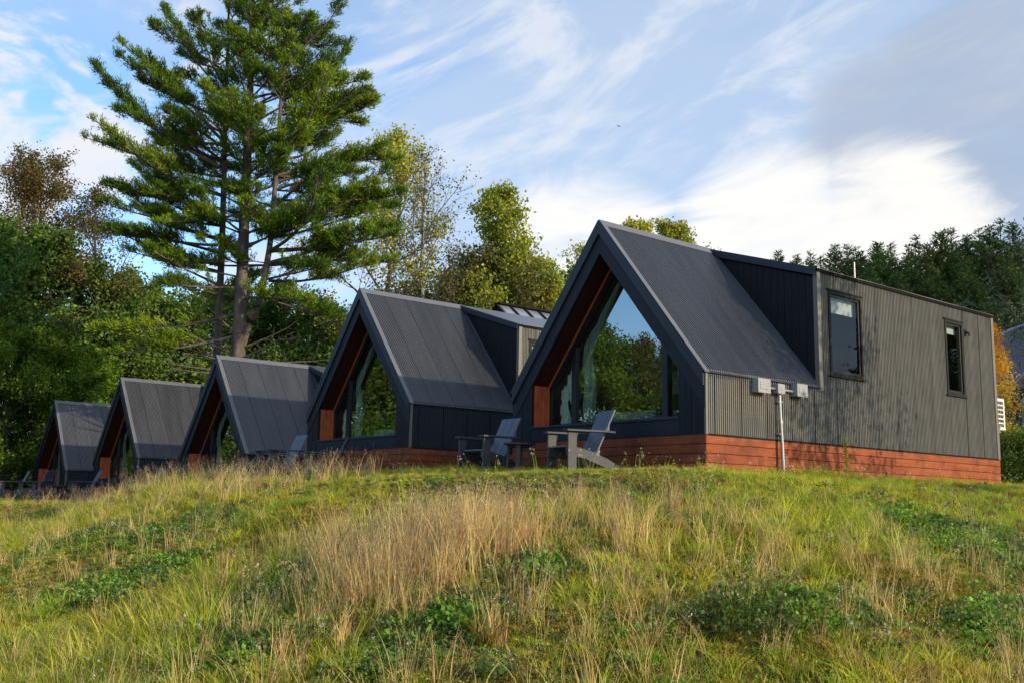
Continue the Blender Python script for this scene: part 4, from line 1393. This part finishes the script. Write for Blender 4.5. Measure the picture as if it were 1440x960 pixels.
# meadow kinds
kg = new_kinds('meadow_kinds')
for i in range(4): v = blades(44, .09, .14, .008, .85, _pr, 3); proto('a%d' % i, [M['grass']], (*v[:3], 0))
for i in range(4): v = blades(32, .17, .12, .0085, .75, _pr, 4); proto('b%d' % i, [M['grass']], (*v[:3], 0))
for i in range(3): v = blades(26, .25, .10, .011, .9, _pr, 5); proto('c%d' % i, [M['grass_lush']], (*v[:3], 0))
ks = new_kinds('straw_kinds')
for i in range(4):
    v = blades(16, .46, .12, .0068, .28, _pr, 4, .4); s = seed_heads(v[3][::3], _pr, .05, 6)
    proto('a%d' % i, [M['straw'], M['seed']], (*v[:3], 0), (*s, 1))
for i in range(3):
    v = blades(6, .5, .07, .0065, .5, _pr, 5, .3); s = seed_heads(v[3], _pr, .07, 14)
    proto('b%d' % i, [M['straw'], M['seed']], (*v[:3], 0), (*s, 1))
for i in range(3):
    v = blades(30, .11, .17, .0075, 1.7, _pr, 3, .5)
    proto('c%d' % i, [M['straw'], M['seed']], (*v[:3], 0))
kw = new_kinds('cover_kinds')
for i in range(3): proto('a%d' % i, [M['weed']], (*clump_leaves(100, .11, .18, .038, _pr), 0))
for i in range(3): proto('b%d' % i, [M['weed_dark']], (*clump_leaves(90, .15, .18, .034, _pr), 0))
for i in range(2): proto('c%d' % i, [M['weed_gold']], (*clump_leaves(110, .15, .14, .026, _pr), 0))
for i in range(4): proto('d%d' % i, [M['weed_olive']], (*clump_leaves(150, .05, .15, .02, _pr, width=.3), 0))
kf = new_kinds('flower_kinds')
for i in range(3):
    v = blades(4, .28, .09, .005, .3, _pr, 4, .35, 0., .6)
    P = np.repeat(v[3], 9, 0) + _pr.normal(size=(len(v[3]) * 9, 3)) * .008; D = _pr.normal(size=P.shape) * np.array([1, 1, .35]) + np.array([0, 0, .2])
    l = leaves_np(P, D, .011 * _pr.uniform(.7, 1.2, len(P)), .45, _pr, .4)
    proto('a%d' % i, [M['grass_lush'], M['petal']], (*v[:3], 0), (l[0], l[1], np.full(len(l[0]), .6), 1))


def scatter(name, col, pts, idx, scl, rng, label, tilt=.12):
    n = len(pts)
    me = bpy.data.meshes.new(name)
    me.vertices.add(n)
    me.vertices.foreach_set('co', np.asarray(pts, np.float32).ravel())
    a = me.attributes.new('kind_index', 'INT', 'POINT'); a.data.foreach_set('value', np.asarray(idx, np.int32))
    rot = np.stack([rng.normal(0, tilt, n), rng.normal(0, tilt, n), rng.uniform(0, 6.283, n)], 1)
    a = me.attributes.new('turn', 'FLOAT_VECTOR', 'POINT'); a.data.foreach_set('vector', rot.astype(np.float32).ravel())
    s = np.asarray(scl, np.float32)
    if s.ndim == 1: s = np.repeat(s[:, None], 3, 1)
    a = me.attributes.new('size', 'FLOAT_VECTOR', 'POINT'); a.data.foreach_set('vector', s.ravel())
    o = bpy.data.objects.new(name, me)
    C.objects.link(o)
    ng = bpy.data.node_groups.new(name + '_nodes', 'GeometryNodeTree')
    ng.interface.new_socket('Geometry', in_out='INPUT', socket_type='NodeSocketGeometry')
    ng.interface.new_socket('Geometry', in_out='OUTPUT', socket_type='NodeSocketGeometry')
    nd, lk = ng.nodes, ng.links
    gi, go = nd.new('NodeGroupInput'), nd.new('NodeGroupOutput')
    ci = nd.new('GeometryNodeCollectionInfo')
    ci.inputs['Collection'].default_value = col
    ci.inputs['Separate Children'].default_value = True
    ci.inputs['Reset Children'].default_value = True
    ip = nd.new('GeometryNodeInstanceOnPoints')
    ip.inputs['Pick Instance'].default_value = True
    def attr(nm, tp):
        q = nd.new('GeometryNodeInputNamedAttribute'); q.data_type = tp; q.inputs['Name'].default_value = nm
        return [s for s in q.outputs if s.enabled and s.name == 'Attribute'][0]
    er = nd.new('FunctionNodeEulerToRotation')
    lk.new(attr('turn', 'FLOAT_VECTOR'), er.inputs[0])
    lk.new(gi.outputs[0], ip.inputs['Points'])
    lk.new(ci.outputs[0], ip.inputs['Instance'])
    lk.new(attr('kind_index', 'INT'), ip.inputs['Instance Index'])
    lk.new(er.outputs[0], ip.inputs['Rotation'])
    lk.new(attr('size', 'FLOAT_VECTOR'), ip.inputs['Scale'])
    lk.new(ip.outputs[0], go.inputs[0])
    md = o.modifiers.new('instances', 'NODES')
    md.node_group = ng
    tag(o, label, None, kind='stuff')
    return o


def in_view(x, y, margin=1.2):
    dx, dy = x - CAM.x, y - CAM.y
    f = -dx * math.sin(YAW) + dy * math.cos(YAW); r = dx * math.cos(YAW) + dy * math.sin(YAW)
    return (f > 1.5) & (np.abs(r) < .56 * f + margin), f


_boxes = [(s[0][0], s[0][1]) for s in spots]


def clear_of_cabins(x, y, pad=.06):
    ok = np.ones(len(x), bool)
    for bx, by in _boxes: ok &= ~((x < bx + pad) & (x > bx - W - pad) & (y > by - pad) & (y < by + LR + pad))
    return ok


def cand(n, rng, fmax, fmin=5.0, power=1.0):
    """random points on the meadow in front of the viewer, denser near"""
    f = fmin + (fmax - fmin) * rng.uniform(0, 1, n) ** (.5 / power) if power != 1.0 else np.sqrt(rng.uniform(fmin ** 2, fmax ** 2, n))
    r = rng.uniform(-1, 1, n) * (.64 * f + 1.6)
    x = CAM.x - f * math.sin(YAW) + r * math.cos(YAW); y = CAM.y + f * math.cos(YAW) + r * math.sin(YAW)
    return x, y, f


def blobs(x, y, lst):
    v = np.zeros(len(x))
    for (gx, gy, rad, amp) in lst: v = np.maximum(v, amp * np.exp(-((x - gx) ** 2 + (y - gy) ** 2) / (2 * rad * rad)))
    return v


def pxb(lst, k=1.35):
    out = []
    for (px, py, rad, amp) in lst:
        g = ground_at(px, py)
        if g: out.append((g[0], g[1], rad * k, amp))
    return out


straw_b = pxb([(600, 800, .55, 1.), (645, 765, .5, 1.), (545, 830, .45, .95), (680, 800, .35, .8), (480, 800, .45, .75), (450, 830, .35, .55), (560, 760, .4, .7), (850, 705, .4, .45), (795, 720, .4, .35), (440, 680, .8, .3), (860, 760, .3, .35), (760, 850, .3, .35),
               (1010, 760, .5, .3), (960, 720, .5, .3)], 1.1)
weed_b = pxb([(150, 830, .5, 1.), (210, 815, .5, .8), (340, 880, .5, .8), (400, 900, .4, .9), (380, 820, .5, .6), (760, 800, .22, 1.), (1130, 860, .35, .8), (1330, 750, .7, .9), (1380, 780, .6, .6), (1380, 870, .45, .8),
              (640, 870, .3, .7), (110, 760, .6, .5), (260, 740, .6, .5), (540, 920, .25, .7), (1090, 720, .5, .4), (930, 690, .5, .5), (850, 880, .25, .5)], .95)
gold_b = pxb([(470, 720, .5, .9), (920, 680, .5, .6), (1280, 820, .35, .5), (880, 900, .4, .35), (1050, 930, .5, .35)])
lush_b = pxb([(260, 880, .5, 1.), (300, 830, .4, .8), (40, 760, 1., .8), (60, 880, .6, .7), (330, 700, .9, .8), (200, 760, 1.2, .7), (120, 800, 1.2, .8), (400, 720, .8, .6), (60, 730, 1.6, .8), (180, 720, .9, .8), (1100, 690, 1., .8), (1250, 690, 1.2, .7), (1400, 700, 1.2, .6), (1040, 880, .3, .5), (490, 950, .3, .6)])


weed_spots = pxb([(1040, 885, .36, 1.), (1135, 880, .25, .8), (762, 818, .2, .9), (165, 845, .35, .8), (650, 880, .25, .8), (540, 945, .18, .8), (690, 950, .18, .8), (682, 915, .15, .8), (1335, 770, .3, .7), (1385, 890, .3, .7), (380, 850, .25, .8)], 1.)


def grow():
    rng = np.random.default_rng(77)
    # --- meadow grass
    x, y, f = cand(122000, rng, 34)
    keep = clear_of_cabins(x, y) & (rng.uniform(0, 1, len(x)) < np.clip(1.15 - f / 42, .25, 1))
    x, y, f = x[keep], y[keep], f[keep]
    z = hgt(x, y)
    lush = blobs(x, y, lush_b); dry = blobs(x, y, straw_b)
    n1 = bumps(x * 1.3 + 5, y * 1.3)
    pick = rng.uniform(0, 1, len(x))
    idx = np.where(pick < .52, rng.integers(0, 4, len(x)), np.where(pick < .95, rng.integers(4, 8, len(x)), rng.integers(8, 11, len(x))))
    idx = np.where(rng.uniform(0, 1, len(x)) < lush * .5, rng.integers(8, 11, len(x)), idx)
    e = np.hypot(np.maximum(x - .35, 0), np.maximum(-1.3 - y, 0))
    near_cab = (y > -1.7) & (x < .6)
    edge = .24 + .76 * sstep((e - 1.4) / 4.0)
    s = rng.uniform(.5, 1.25, len(x)) * (1 + .3 * n1)
    s = np.where(near_cab, s * .5, s)
    s = np.where(near_cab, s, s * np.where(x < -7, np.maximum(edge, .5), edge))
    s = s * np.where(f > 24, .8, 1)
    low = sstep((-z - .55) / .7)
    s = s * (1 - .38 * low)
    s = s * (1 - .72 * blobs(x, y, weed_spots))
    s = np.where((x < -1.5) & (e > 2.5), s * 1.25, s)
    s = np.clip(s, .2, 1.6)
    scatter('meadow_grass', kg, np.stack([x, y, z], 1), idx, s, rng, 'green and yellow meadow grass covering the bank')
    print('grass', len(x))
    # --- straw
    x, y, f = cand(70000, rng, 26)
    dry = blobs(x, y, straw_b)
    n1 = bumps(x * .9 + 2, y * .9 + 9)
    p = .15 + .6 * dry + .08 * sstep((n1 - .4) / 1.0)
    e = np.hypot(np.maximum(x - .35, 0), np.maximum(-1.3 - y, 0))
    p = p * np.where((x > .2) & (y > 0), .12, 1) * np.where(e < .2, .02, 1) * np.where(x > -5.4, .06 + .94 * sstep((e - 1.7) / 2.6), 1)
    p = np.where((x < -4.2) & (y > -4.4) & (y < -1.6), np.maximum(p, .09), p)
    p = np.where((x < -1.5) & (dry < .3), p * .5, p)
    keep = clear_of_cabins(x, y, .3) & (rng.uniform(0, 1, len(x)) < p)
    x, y, f, dry = x[keep], y[keep], f[keep], dry[keep]
    idx = np.where(rng.uniform(0, 1, len(x)) < .35 + .4 * dry, rng.integers(0, 4, len(x)), rng.integers(4, 7, len(x)))
    s = rng.uniform(.55, 1.05, len(x)) * (.8 + .35 * dry)
    s = s * (1 - .7 * blobs(x, y, weed_spots))
    idx = np.where(rng.uniform(0, 1, len(x)) < .45 * (1 - dry), rng.integers(7, 10, len(x)), idx)
    idx = np.where((x < -4.2) & (y > -4.4) & (rng.uniform(0, 1, len(x)) < .75), rng.integers(4, 7, len(x)), idx)
    s = np.where((x < -4.2) & (y > -4.4), s * 1.1, s)
    s = np.where(x > -5.4, s * (.3 + .7 * sstep((e[keep] - 1.2) / 3.5)), s)
    scatter('dry_grass', ks, np.stack([x, y, hgt(x, y)], 1), idx, s, rng, 'straw coloured dry stems with seed heads on the bank', .14)
    print('straw', len(x))
    # --- ground cover
    x, y, f = cand(54000, rng, 24)
    wb, gb = blobs(x, y, weed_b), blobs(x, y, gold_b)
    n1 = bumps(x * 1.1 - 4, y * 1.1 + 3)
    low = sstep((-hgt(x, y) - .45) / .6)
    p = .06 + .38 * wb ** 1.5 + .72 * low + .55 * gb + .07 * sstep((n1 - .5) / .8)
    e = np.hypot(np.maximum(x - .35, 0), np.maximum(-1.3 - y, 0))
    p = p * np.where(e < 1, .08, 1)
    keep = clear_of_cabins(x, y, .2) & (rng.uniform(0, 1, len(x)) < p)
    x, y, f, wb, gb = x[keep], y[keep], f[keep], wb[keep], gb[keep]
    idx = np.where(rng.uniform(0, 1, len(x)) < .55, rng.integers(0, 3, len(x)), rng.integers(3, 6, len(x)))
    idx = np.where(rng.uniform(0, 1, len(x)) < gb * 1.2, rng.integers(6, 8, len(x)), idx)
    wbk = rng.uniform(0, 1, len(x))
    idx = np.where((wbk > np.clip(wb * 1.4 + .10, 0, 1)) & (idx < 6), rng.integers(8, 12, len(x)), idx)
    s = rng.uniform(.5, 1.1, len(x)) * (.75 + .5 * wb)
    scatter('ground_cover', kw, np.stack([x, y, hgt(x, y)], 1), idx, s, rng, 'leafy clover and weeds in patches on the bank', .2)
    # --- flowers
    x, y, f = cand(2600, rng, 22)
    keep = clear_of_cabins(x, y, .2) & (rng.uniform(0, 1, len(x)) < .25)
    x, y = x[keep], y[keep]
    scatter('wildflowers', kf, np.stack([x, y, hgt(x, y)], 1), rng.integers(0, 3, len(x)), rng.uniform(.5, 1.05, len(x)), rng, 'scattered small white wildflowers in the meadow', .15)


grow()


# weeds one can point to
def weed(name, seed, h, r, n, ls, mat, px, py, label, stems=10, heads=None, group=None, width=.4):
    rng = np.random.default_rng(seed)
    g = ground_at(px, py)
    root = empty(name, (g[0], g[1], g[2] - .01), rng.uniform(0, 6))
    tag(root, label, 'plant', group)
    v = blades(stems, h * .95, r * .5, .008, .5, rng, 4)
    mesh_np('stems', v[0], v[1], M['grass_lush'], v[2], parent=root)
    P, Fc, t = clump_leaves(n, h, r, ls, rng, width=width)
    mesh_np('foliage', P, Fc, mat, t, parent=root)
    if heads:
        tips = v[3]
        k = heads[1]
        Q = np.repeat(tips, k, 0) + rng.normal(size=(len(tips) * k, 3)) * heads[2]
        L = leaves_np(Q, rng.normal(size=Q.shape), heads[3] * rng.uniform(.7, 1.2, len(Q)), .5, rng, .3)
        mesh_np('flower_heads', L[0], L[1], heads[0], np.repeat(rng.uniform(0, 1, len(Q)), 4), parent=root)
    return root


weed('clover_bush', 1, .46, .40, 2200, .034, M['weed_dark'], 1040, 885, 'dark bushy clover with brown flower heads low at the right of the bank', 46, (M['seed'], 9, .012, .018))
weed('clover_bush', 2, .24, .30, 900, .03, M['weed'], 1135, 880, 'green clover clump right of the dark bushy clover', 14)
weed('leafy_weed', 3, .24, .2, 420, .05, M['weed'], 762, 818, 'bright green leafy weed in the middle of the bank below the straw', 12)
weed('leafy_weed', 4, .22, .45, 1300, .035, M['weed'], 165, 845, 'broad low clover patch on the left of the bank', 12)
weed('leafy_weed', 5, .2, .25, 420, .05, M['weed'], 650, 880, 'leafy weed at the lower right end of the straw patch', 10)
weed('leafy_weed', 6, .18, .16, 160, .05, M['weed_dark'], 540, 945, 'dark rosette of round leaves at the bottom edge, left of the golden tuft', 8)
weed('leafy_weed', 7, .18, .15, 180, .045, M['weed_dark'], 690, 950, 'pale spotted leafy weed at the bottom edge under the golden tuft', 10, (M['petal'], 4, .014, .012))
weed('goldenrod', 8, .45, .3, 700, .03, M['weed_gold'], 460, 735, 'yellow flowering goldenrod clump left of the straw patch', 22)
weed('goldenrod', 9, .3, .3, 600, .03, M['weed_gold'], 935, 690, 'yellow green weed clump in front of the base corner', 20)
weed('leafy_weed', 10, .26, .45, 1100, .035, M['weed'], 1335, 770, 'green weed clump high on the right of the bank', 14)
weed('leafy_weed', 11, .16, .45, 900, .035, M['weed'], 1385, 890, 'low creeping weeds at the lower right edge', 10)
weed('leafy_weed', 12, .36, .26, 900, .028, M['weed_dark'], 380, 850, 'dark tangled weed left of the straw patch', 24, (M['seed'], 6, .014, .025))


def tuft_plant(name, seed, n, h, bend, width, mat, px, py, label, spread=.06, seg=7):
    rng = np.random.default_rng(seed)
    g = ground_at(px, py)
    v = blades(n, h, spread, width, bend, rng, seg, .3)
    o = mesh_np(name, v[0], v[1], mat, v[2])
    o.location = (g[0], g[1], g[2])
    tag(o, label, 'plant')


tuft_plant('grass_tuft', 1, 26, .34, 1.0, .022, M['weed_gold'], 682, 915, 'yellowed broad blade tuft at the bottom of the bank')
tuft_plant('grass_tuft', 2, 60, .5, .7, .007, M['grass_lush'], 285, 900, 'tall bright green grass tuft at the lower left', .12)
tuft_plant('grass_tuft', 3, 50, .36, .8, .007, M['grass_lush'], 490, 955, 'green grass tuft at the bottom edge below the straw patch', .1)
tuft_plant('grass_tuft', 4, 40, .3, .9, .008, M['grass_lush'], 1010, 740, 'small bright green tuft on the upper right of the bank', .1)
tuft_plant('grass_tuft', 5, 70, .42, .9, .008, M['grass'], 235, 745, 'pale arching grass tussock high on the left of the bank', .16)
tuft_plant('grass_tuft', 6, 70, .45, .9, .008, M['grass'], 480, 690, 'yellow arching grass tussock below the second cabin', .16)


def stalk(seed, px, dep, h, label):
    rng = np.random.default_rng(seed)
    p = on_ground(px, dep)
    root = empty('mullein_stalk', p)
    tag(root, label, 'plant')
    ln = poly(rng, (0, 0, -.02), (.05, 0, 1), h, 8, wob=.05)
    V, Fc = tubes_np([(ln, np.linspace(.008, .004, 8))], 5)
    mesh_np('stem', V, Fc, M['grass_lush'], np.full(len(V), .5), parent=root)
    P = np.concatenate([np.repeat(lerp_line(ln, t)[0][None], 5, 0) for t in np.linspace(.25, 1, 16)])
    V, Fc = leaves_np(P, rng.normal(size=P.shape) + np.array([0, 0, .3]), .06 * rng.uniform(.6, 1.2, len(P)), .35, rng, .3)
    mesh_np('foliage', V, Fc, M['leaf_yellow'], np.repeat(rng.uniform(.3, 1, len(P)), 4), parent=root)


stalk(1, 1190, 15.6, .62, 'lone leafy stalk standing before the sunlit red base')
stalk(2, 565, 12.0, .40, 'yellow leafy stalk on the crest below the second cabin')

# ------------------------------------------------------------------ sky
w = bpy.data.worlds.new('World')
scene.world = w
w.use_nodes = True
nt = w.node_tree
for n in list(nt.nodes): nt.nodes.remove(n)
L = nt.links
out = N(nt, 'ShaderNodeOutputWorld')
sky = N(nt, 'ShaderNodeTexSky')
sky.sky_type = 'NISHITA'
sky.sun_disc = False
sky.sun_elevation = SUN_EL
sky.sun_rotation = PI / 2 - SUN_AZ
sky.air_density = 1.0; sky.dust_density = .4; sky.ozone_density = 2.5
hs = N(nt, 'ShaderNodeHueSaturation')
hs.inputs['Saturation'].default_value = 1.12
hs.inputs['Value'].default_value = 1.9
L.new(sky.outputs[0], hs.inputs['Color'])
bg = N(nt, 'ShaderNodeBackground'); bg.inputs['Strength'].default_value = .15
L.new(hs.outputs[0], bg.inputs['Color'])
tc = N(nt, 'ShaderNodeTexCoord')
sep = N(nt, 'ShaderNodeSeparateXYZ')
L.new(tc.outputs['Generated'], sep.inputs[0])
zz = N(nt, 'ShaderNodeMath', operation='ADD'); zz.inputs[1].default_value = .16
L.new(sep.outputs['Z'], zz.inputs[0])
zm = N(nt, 'ShaderNodeMath', operation='MAXIMUM'); zm.inputs[1].default_value = .05
L.new(zz.outputs[0], zm.inputs[0])
dx = N(nt, 'ShaderNodeMath', operation='DIVIDE'); L.new(sep.outputs['X'], dx.inputs[0]); L.new(zm.outputs[0], dx.inputs[1])
dy = N(nt, 'ShaderNodeMath', operation='DIVIDE'); L.new(sep.outputs['Y'], dy.inputs[0]); L.new(zm.outputs[0], dy.inputs[1])
cmb = N(nt, 'ShaderNodeCombineXYZ'); L.new(dx.outputs[0], cmb.inputs[0]); L.new(dy.outputs[0], cmb.inputs[1])


def cloud_noise(scale, rot, stretch, seed, detail=9, rough=.56, dist=.6):
    mp = N(nt, 'ShaderNodeMapping')
    mp.inputs['Rotation'].default_value = (0, 0, rot)
    mp.inputs['Scale'].default_value = (scale * stretch, scale, 1)
    mp.inputs['Location'].default_value = (seed, seed * .7, 0)
    L.new(cmb.outputs[0], mp.inputs[0])
    q = N(nt, 'ShaderNodeTexNoise')
    q.inputs['Scale'].default_value = 1; q.inputs['Detail'].default_value = detail; q.inputs['Roughness'].default_value = rough; q.inputs['Distortion'].default_value = dist
    L.new(mp.outputs[0], q.inputs['Vector'])
    return q.outputs['Fac']


def spot(px, py, r0, r1, squash=None):
    """a soft round region of the sky about a fixed compass direction: 1 inside r0, 0 beyond r1 (radians)"""
    d = (at(px, py, 1.) - CAM).normalized()
    vm = N(nt, 'ShaderNodeVectorMath', operation='DOT_PRODUCT')
    nv = N(nt, 'ShaderNodeVectorMath', operation='NORMALIZE')
    L.new(tc.outputs['Generated'], nv.inputs[0])
    L.new(nv.outputs[0], vm.inputs[0]); vm.inputs[1].default_value = d
    mr = N(nt, 'ShaderNodeMapRange', interpolation_type='SMOOTHSTEP')
    mr.inputs['From Min'].default_value = math.cos(r1); mr.inputs['From Max'].default_value = math.cos(r0)
    L.new(vm.outputs['Value'], mr.inputs['Value'])
    return mr.outputs[0]


def mth(op, a, b=None, clamp=False):
    q = N(nt, 'ShaderNodeMath', operation=op); q.use_clamp = clamp
    for i, v in enumerate((a, b)):
        if v is None: continue
        if isinstance(v, (int, float)): q.inputs[i].default_value = v
        else: L.new(v, q.inputs[i])
    return q.outputs[0]


def mrange(v, a, b, c=0., d=1.):
    q = N(nt, 'ShaderNodeMapRange', interpolation_type='SMOOTHSTEP')
    q.inputs['From Min'].default_value = a; q.inputs['From Max'].default_value = b; q.inputs['To Min'].default_value = c; q.inputs['To Max'].default_value = d
    L.new(v, q.inputs['Value'])
    return q.outputs[0]


def dotv(v):
    vm = N(nt, 'ShaderNodeVectorMath', operation='DOT_PRODUCT')
    L.new(tc.outputs['Generated'], vm.inputs[0]); vm.inputs[1].default_value = v
    return vm.outputs['Value']


_E = Vector((math.cos(YAW), math.sin(YAW), 0)); _Nn = Vector((-math.sin(YAW), math.cos(YAW), 0)); _Z = Vector((0, 0, 1))


def streaks(tilt, sa, sb, seed, detail=9, rough=.58, dist=.8):
    """noise drawn out along a slanted wind direction"""
    a = _E * math.cos(tilt) + _Z * math.sin(tilt); b = _Z * math.cos(tilt) - _E * math.sin(tilt)
    c = N(nt, 'ShaderNodeCombineXYZ')
    for i, (v, k) in enumerate(((a, sa), (b, sb), (_Nn, sa))): L.new(mth('MULTIPLY', dotv(v), k), c.inputs[i])
    q = N(nt, 'ShaderNodeTexNoise')
    q.noise_dimensions = '4D'
    q.inputs['W'].default_value = seed
    q.inputs['Scale'].default_value = 1; q.inputs['Detail'].default_value = detail; q.inputs['Roughness'].default_value = rough; q.inputs['Distortion'].default_value = dist
    L.new(c.outputs[0], q.inputs['Vector'])
    return q.outputs['Fac']


def layer(below, fac, col, strength=1.):
    b = N(nt, 'ShaderNodeBackground'); b.inputs['Color'].default_value = (*col, 1); b.inputs['Strength'].default_value = strength
    m = N(nt, 'ShaderNodeMixShader')
    L.new(fac, m.inputs[0]); L.new(below, m.inputs[1]); L.new(b.outputs[0], m.inputs[2])
    return m.outputs[0]


low = streaks(.3, 2.6, 6.5, 1.0, 6, .5, .6)
st1 = streaks(.42, 4.2, 13., 4.3, 9, .6, 1.1)
st2 = streaks(.18, 5., 17., 9.1, 9, .62, 1.3)
puff = streaks(.1, 9., 15., 2.6, 9, .6, .5)
right_ = mrange(dotv(_E), -.35, .15)
sh = bg.outputs[0]
# thin pale veil, thicker to the right
sh = layer(sh, mth('MULTIPLY', mrange(mth('ADD', low, mth('MULTIPLY', right_, .16)), .40, .70), .72), (.60, .71, .89))
# drawn-out white streaks
w1 = mrange(mth('ADD', st1, mth('MULTIPLY', right_, .05)), .50, .70)
w2 = mrange(st2, .52, .74)
sh = layer(sh, mth('MULTIPLY', w1, .72), (.88, .91, .97))
sh = layer(sh, mth('MULTIPLY', w2, .6), (.86, .9, .97))
# puffs at the upper left
pf = mth('MULTIPLY', mth('MAXIMUM', spot(60, 150, .05, .17), mth('MULTIPLY', spot(140, 60, .02, .14), .8)), mrange(puff, .44, .58))
sh = layer(sh, mth('MULTIPLY', pf, .9), (.9, .9, .93))
# grey bank at the right with ragged edges
bank = mth('MAXIMUM', spot(1390, 165, .06, .15), mth('MULTIPLY', spot(1250, 185, .03, .10), .95))
bank = mrange(mth('ADD', bank, mth('MULTIPLY', mth('SUBTRACT', st1, .5), 1.9)), .1, 1.05)
sh = layer(sh, mth('MULTIPLY', bank, .72), (.42, .49, .62))
# bright low cloud over the hill and behind the trees
glow = mth('MAXIMUM', spot(1080, 345, .04, .125), mth('MAXIMUM', mth('MULTIPLY', spot(820, 370, .04, .14), .9), mth('MULTIPLY', spot(1250, 335, .03, .12), .95)))
glow = mrange(mth('ADD', glow, mth('MULTIPLY', mth('SUBTRACT', st2, .5), 1.5)), .2, .95)
sh = layer(sh, mth('MULTIPLY', glow, .95), (1.0, .98, .95), 1.04)
L.new(sh, out.inputs[0])

# ------------------------------------------------------------------ sun
sd = bpy.data.lights.new('sun', 'SUN')
sd.energy = 5.0
sd.angle = math.radians(.5)
sd.color = (1, .83, .6)
so = bpy.data.objects.new('sun', sd)
C.objects.link(so)
sv = Vector((math.cos(SUN_AZ) * math.cos(SUN_EL), math.sin(SUN_AZ) * math.cos(SUN_EL), math.sin(SUN_EL)))
so.rotation_euler = sv.to_track_quat('Z', 'Y').to_euler()

# ------------------------------------------------------------------ camera
cd = bpy.data.cameras.new('camera')
cd.sensor_width = 36
cd.lens = F_PX / 1440 * 36
cd.clip_end = 3000
co = bpy.data.objects.new('camera', cd)
C.objects.link(co)
mx = Matrix((RT, UP, -FW)).transposed().to_4x4()
mx.translation = CAM
co.matrix_world = mx
scene.camera = co

scene.render.engine = 'CYCLES'
scene.cycles.max_bounces = 8
scene.cycles.transparent_max_bounces = 12
scene.cycles.use_denoising = True
scene.view_settings.view_transform = 'Standard'
scene.view_settings.look = 'None'
scene.view_settings.exposure = 0
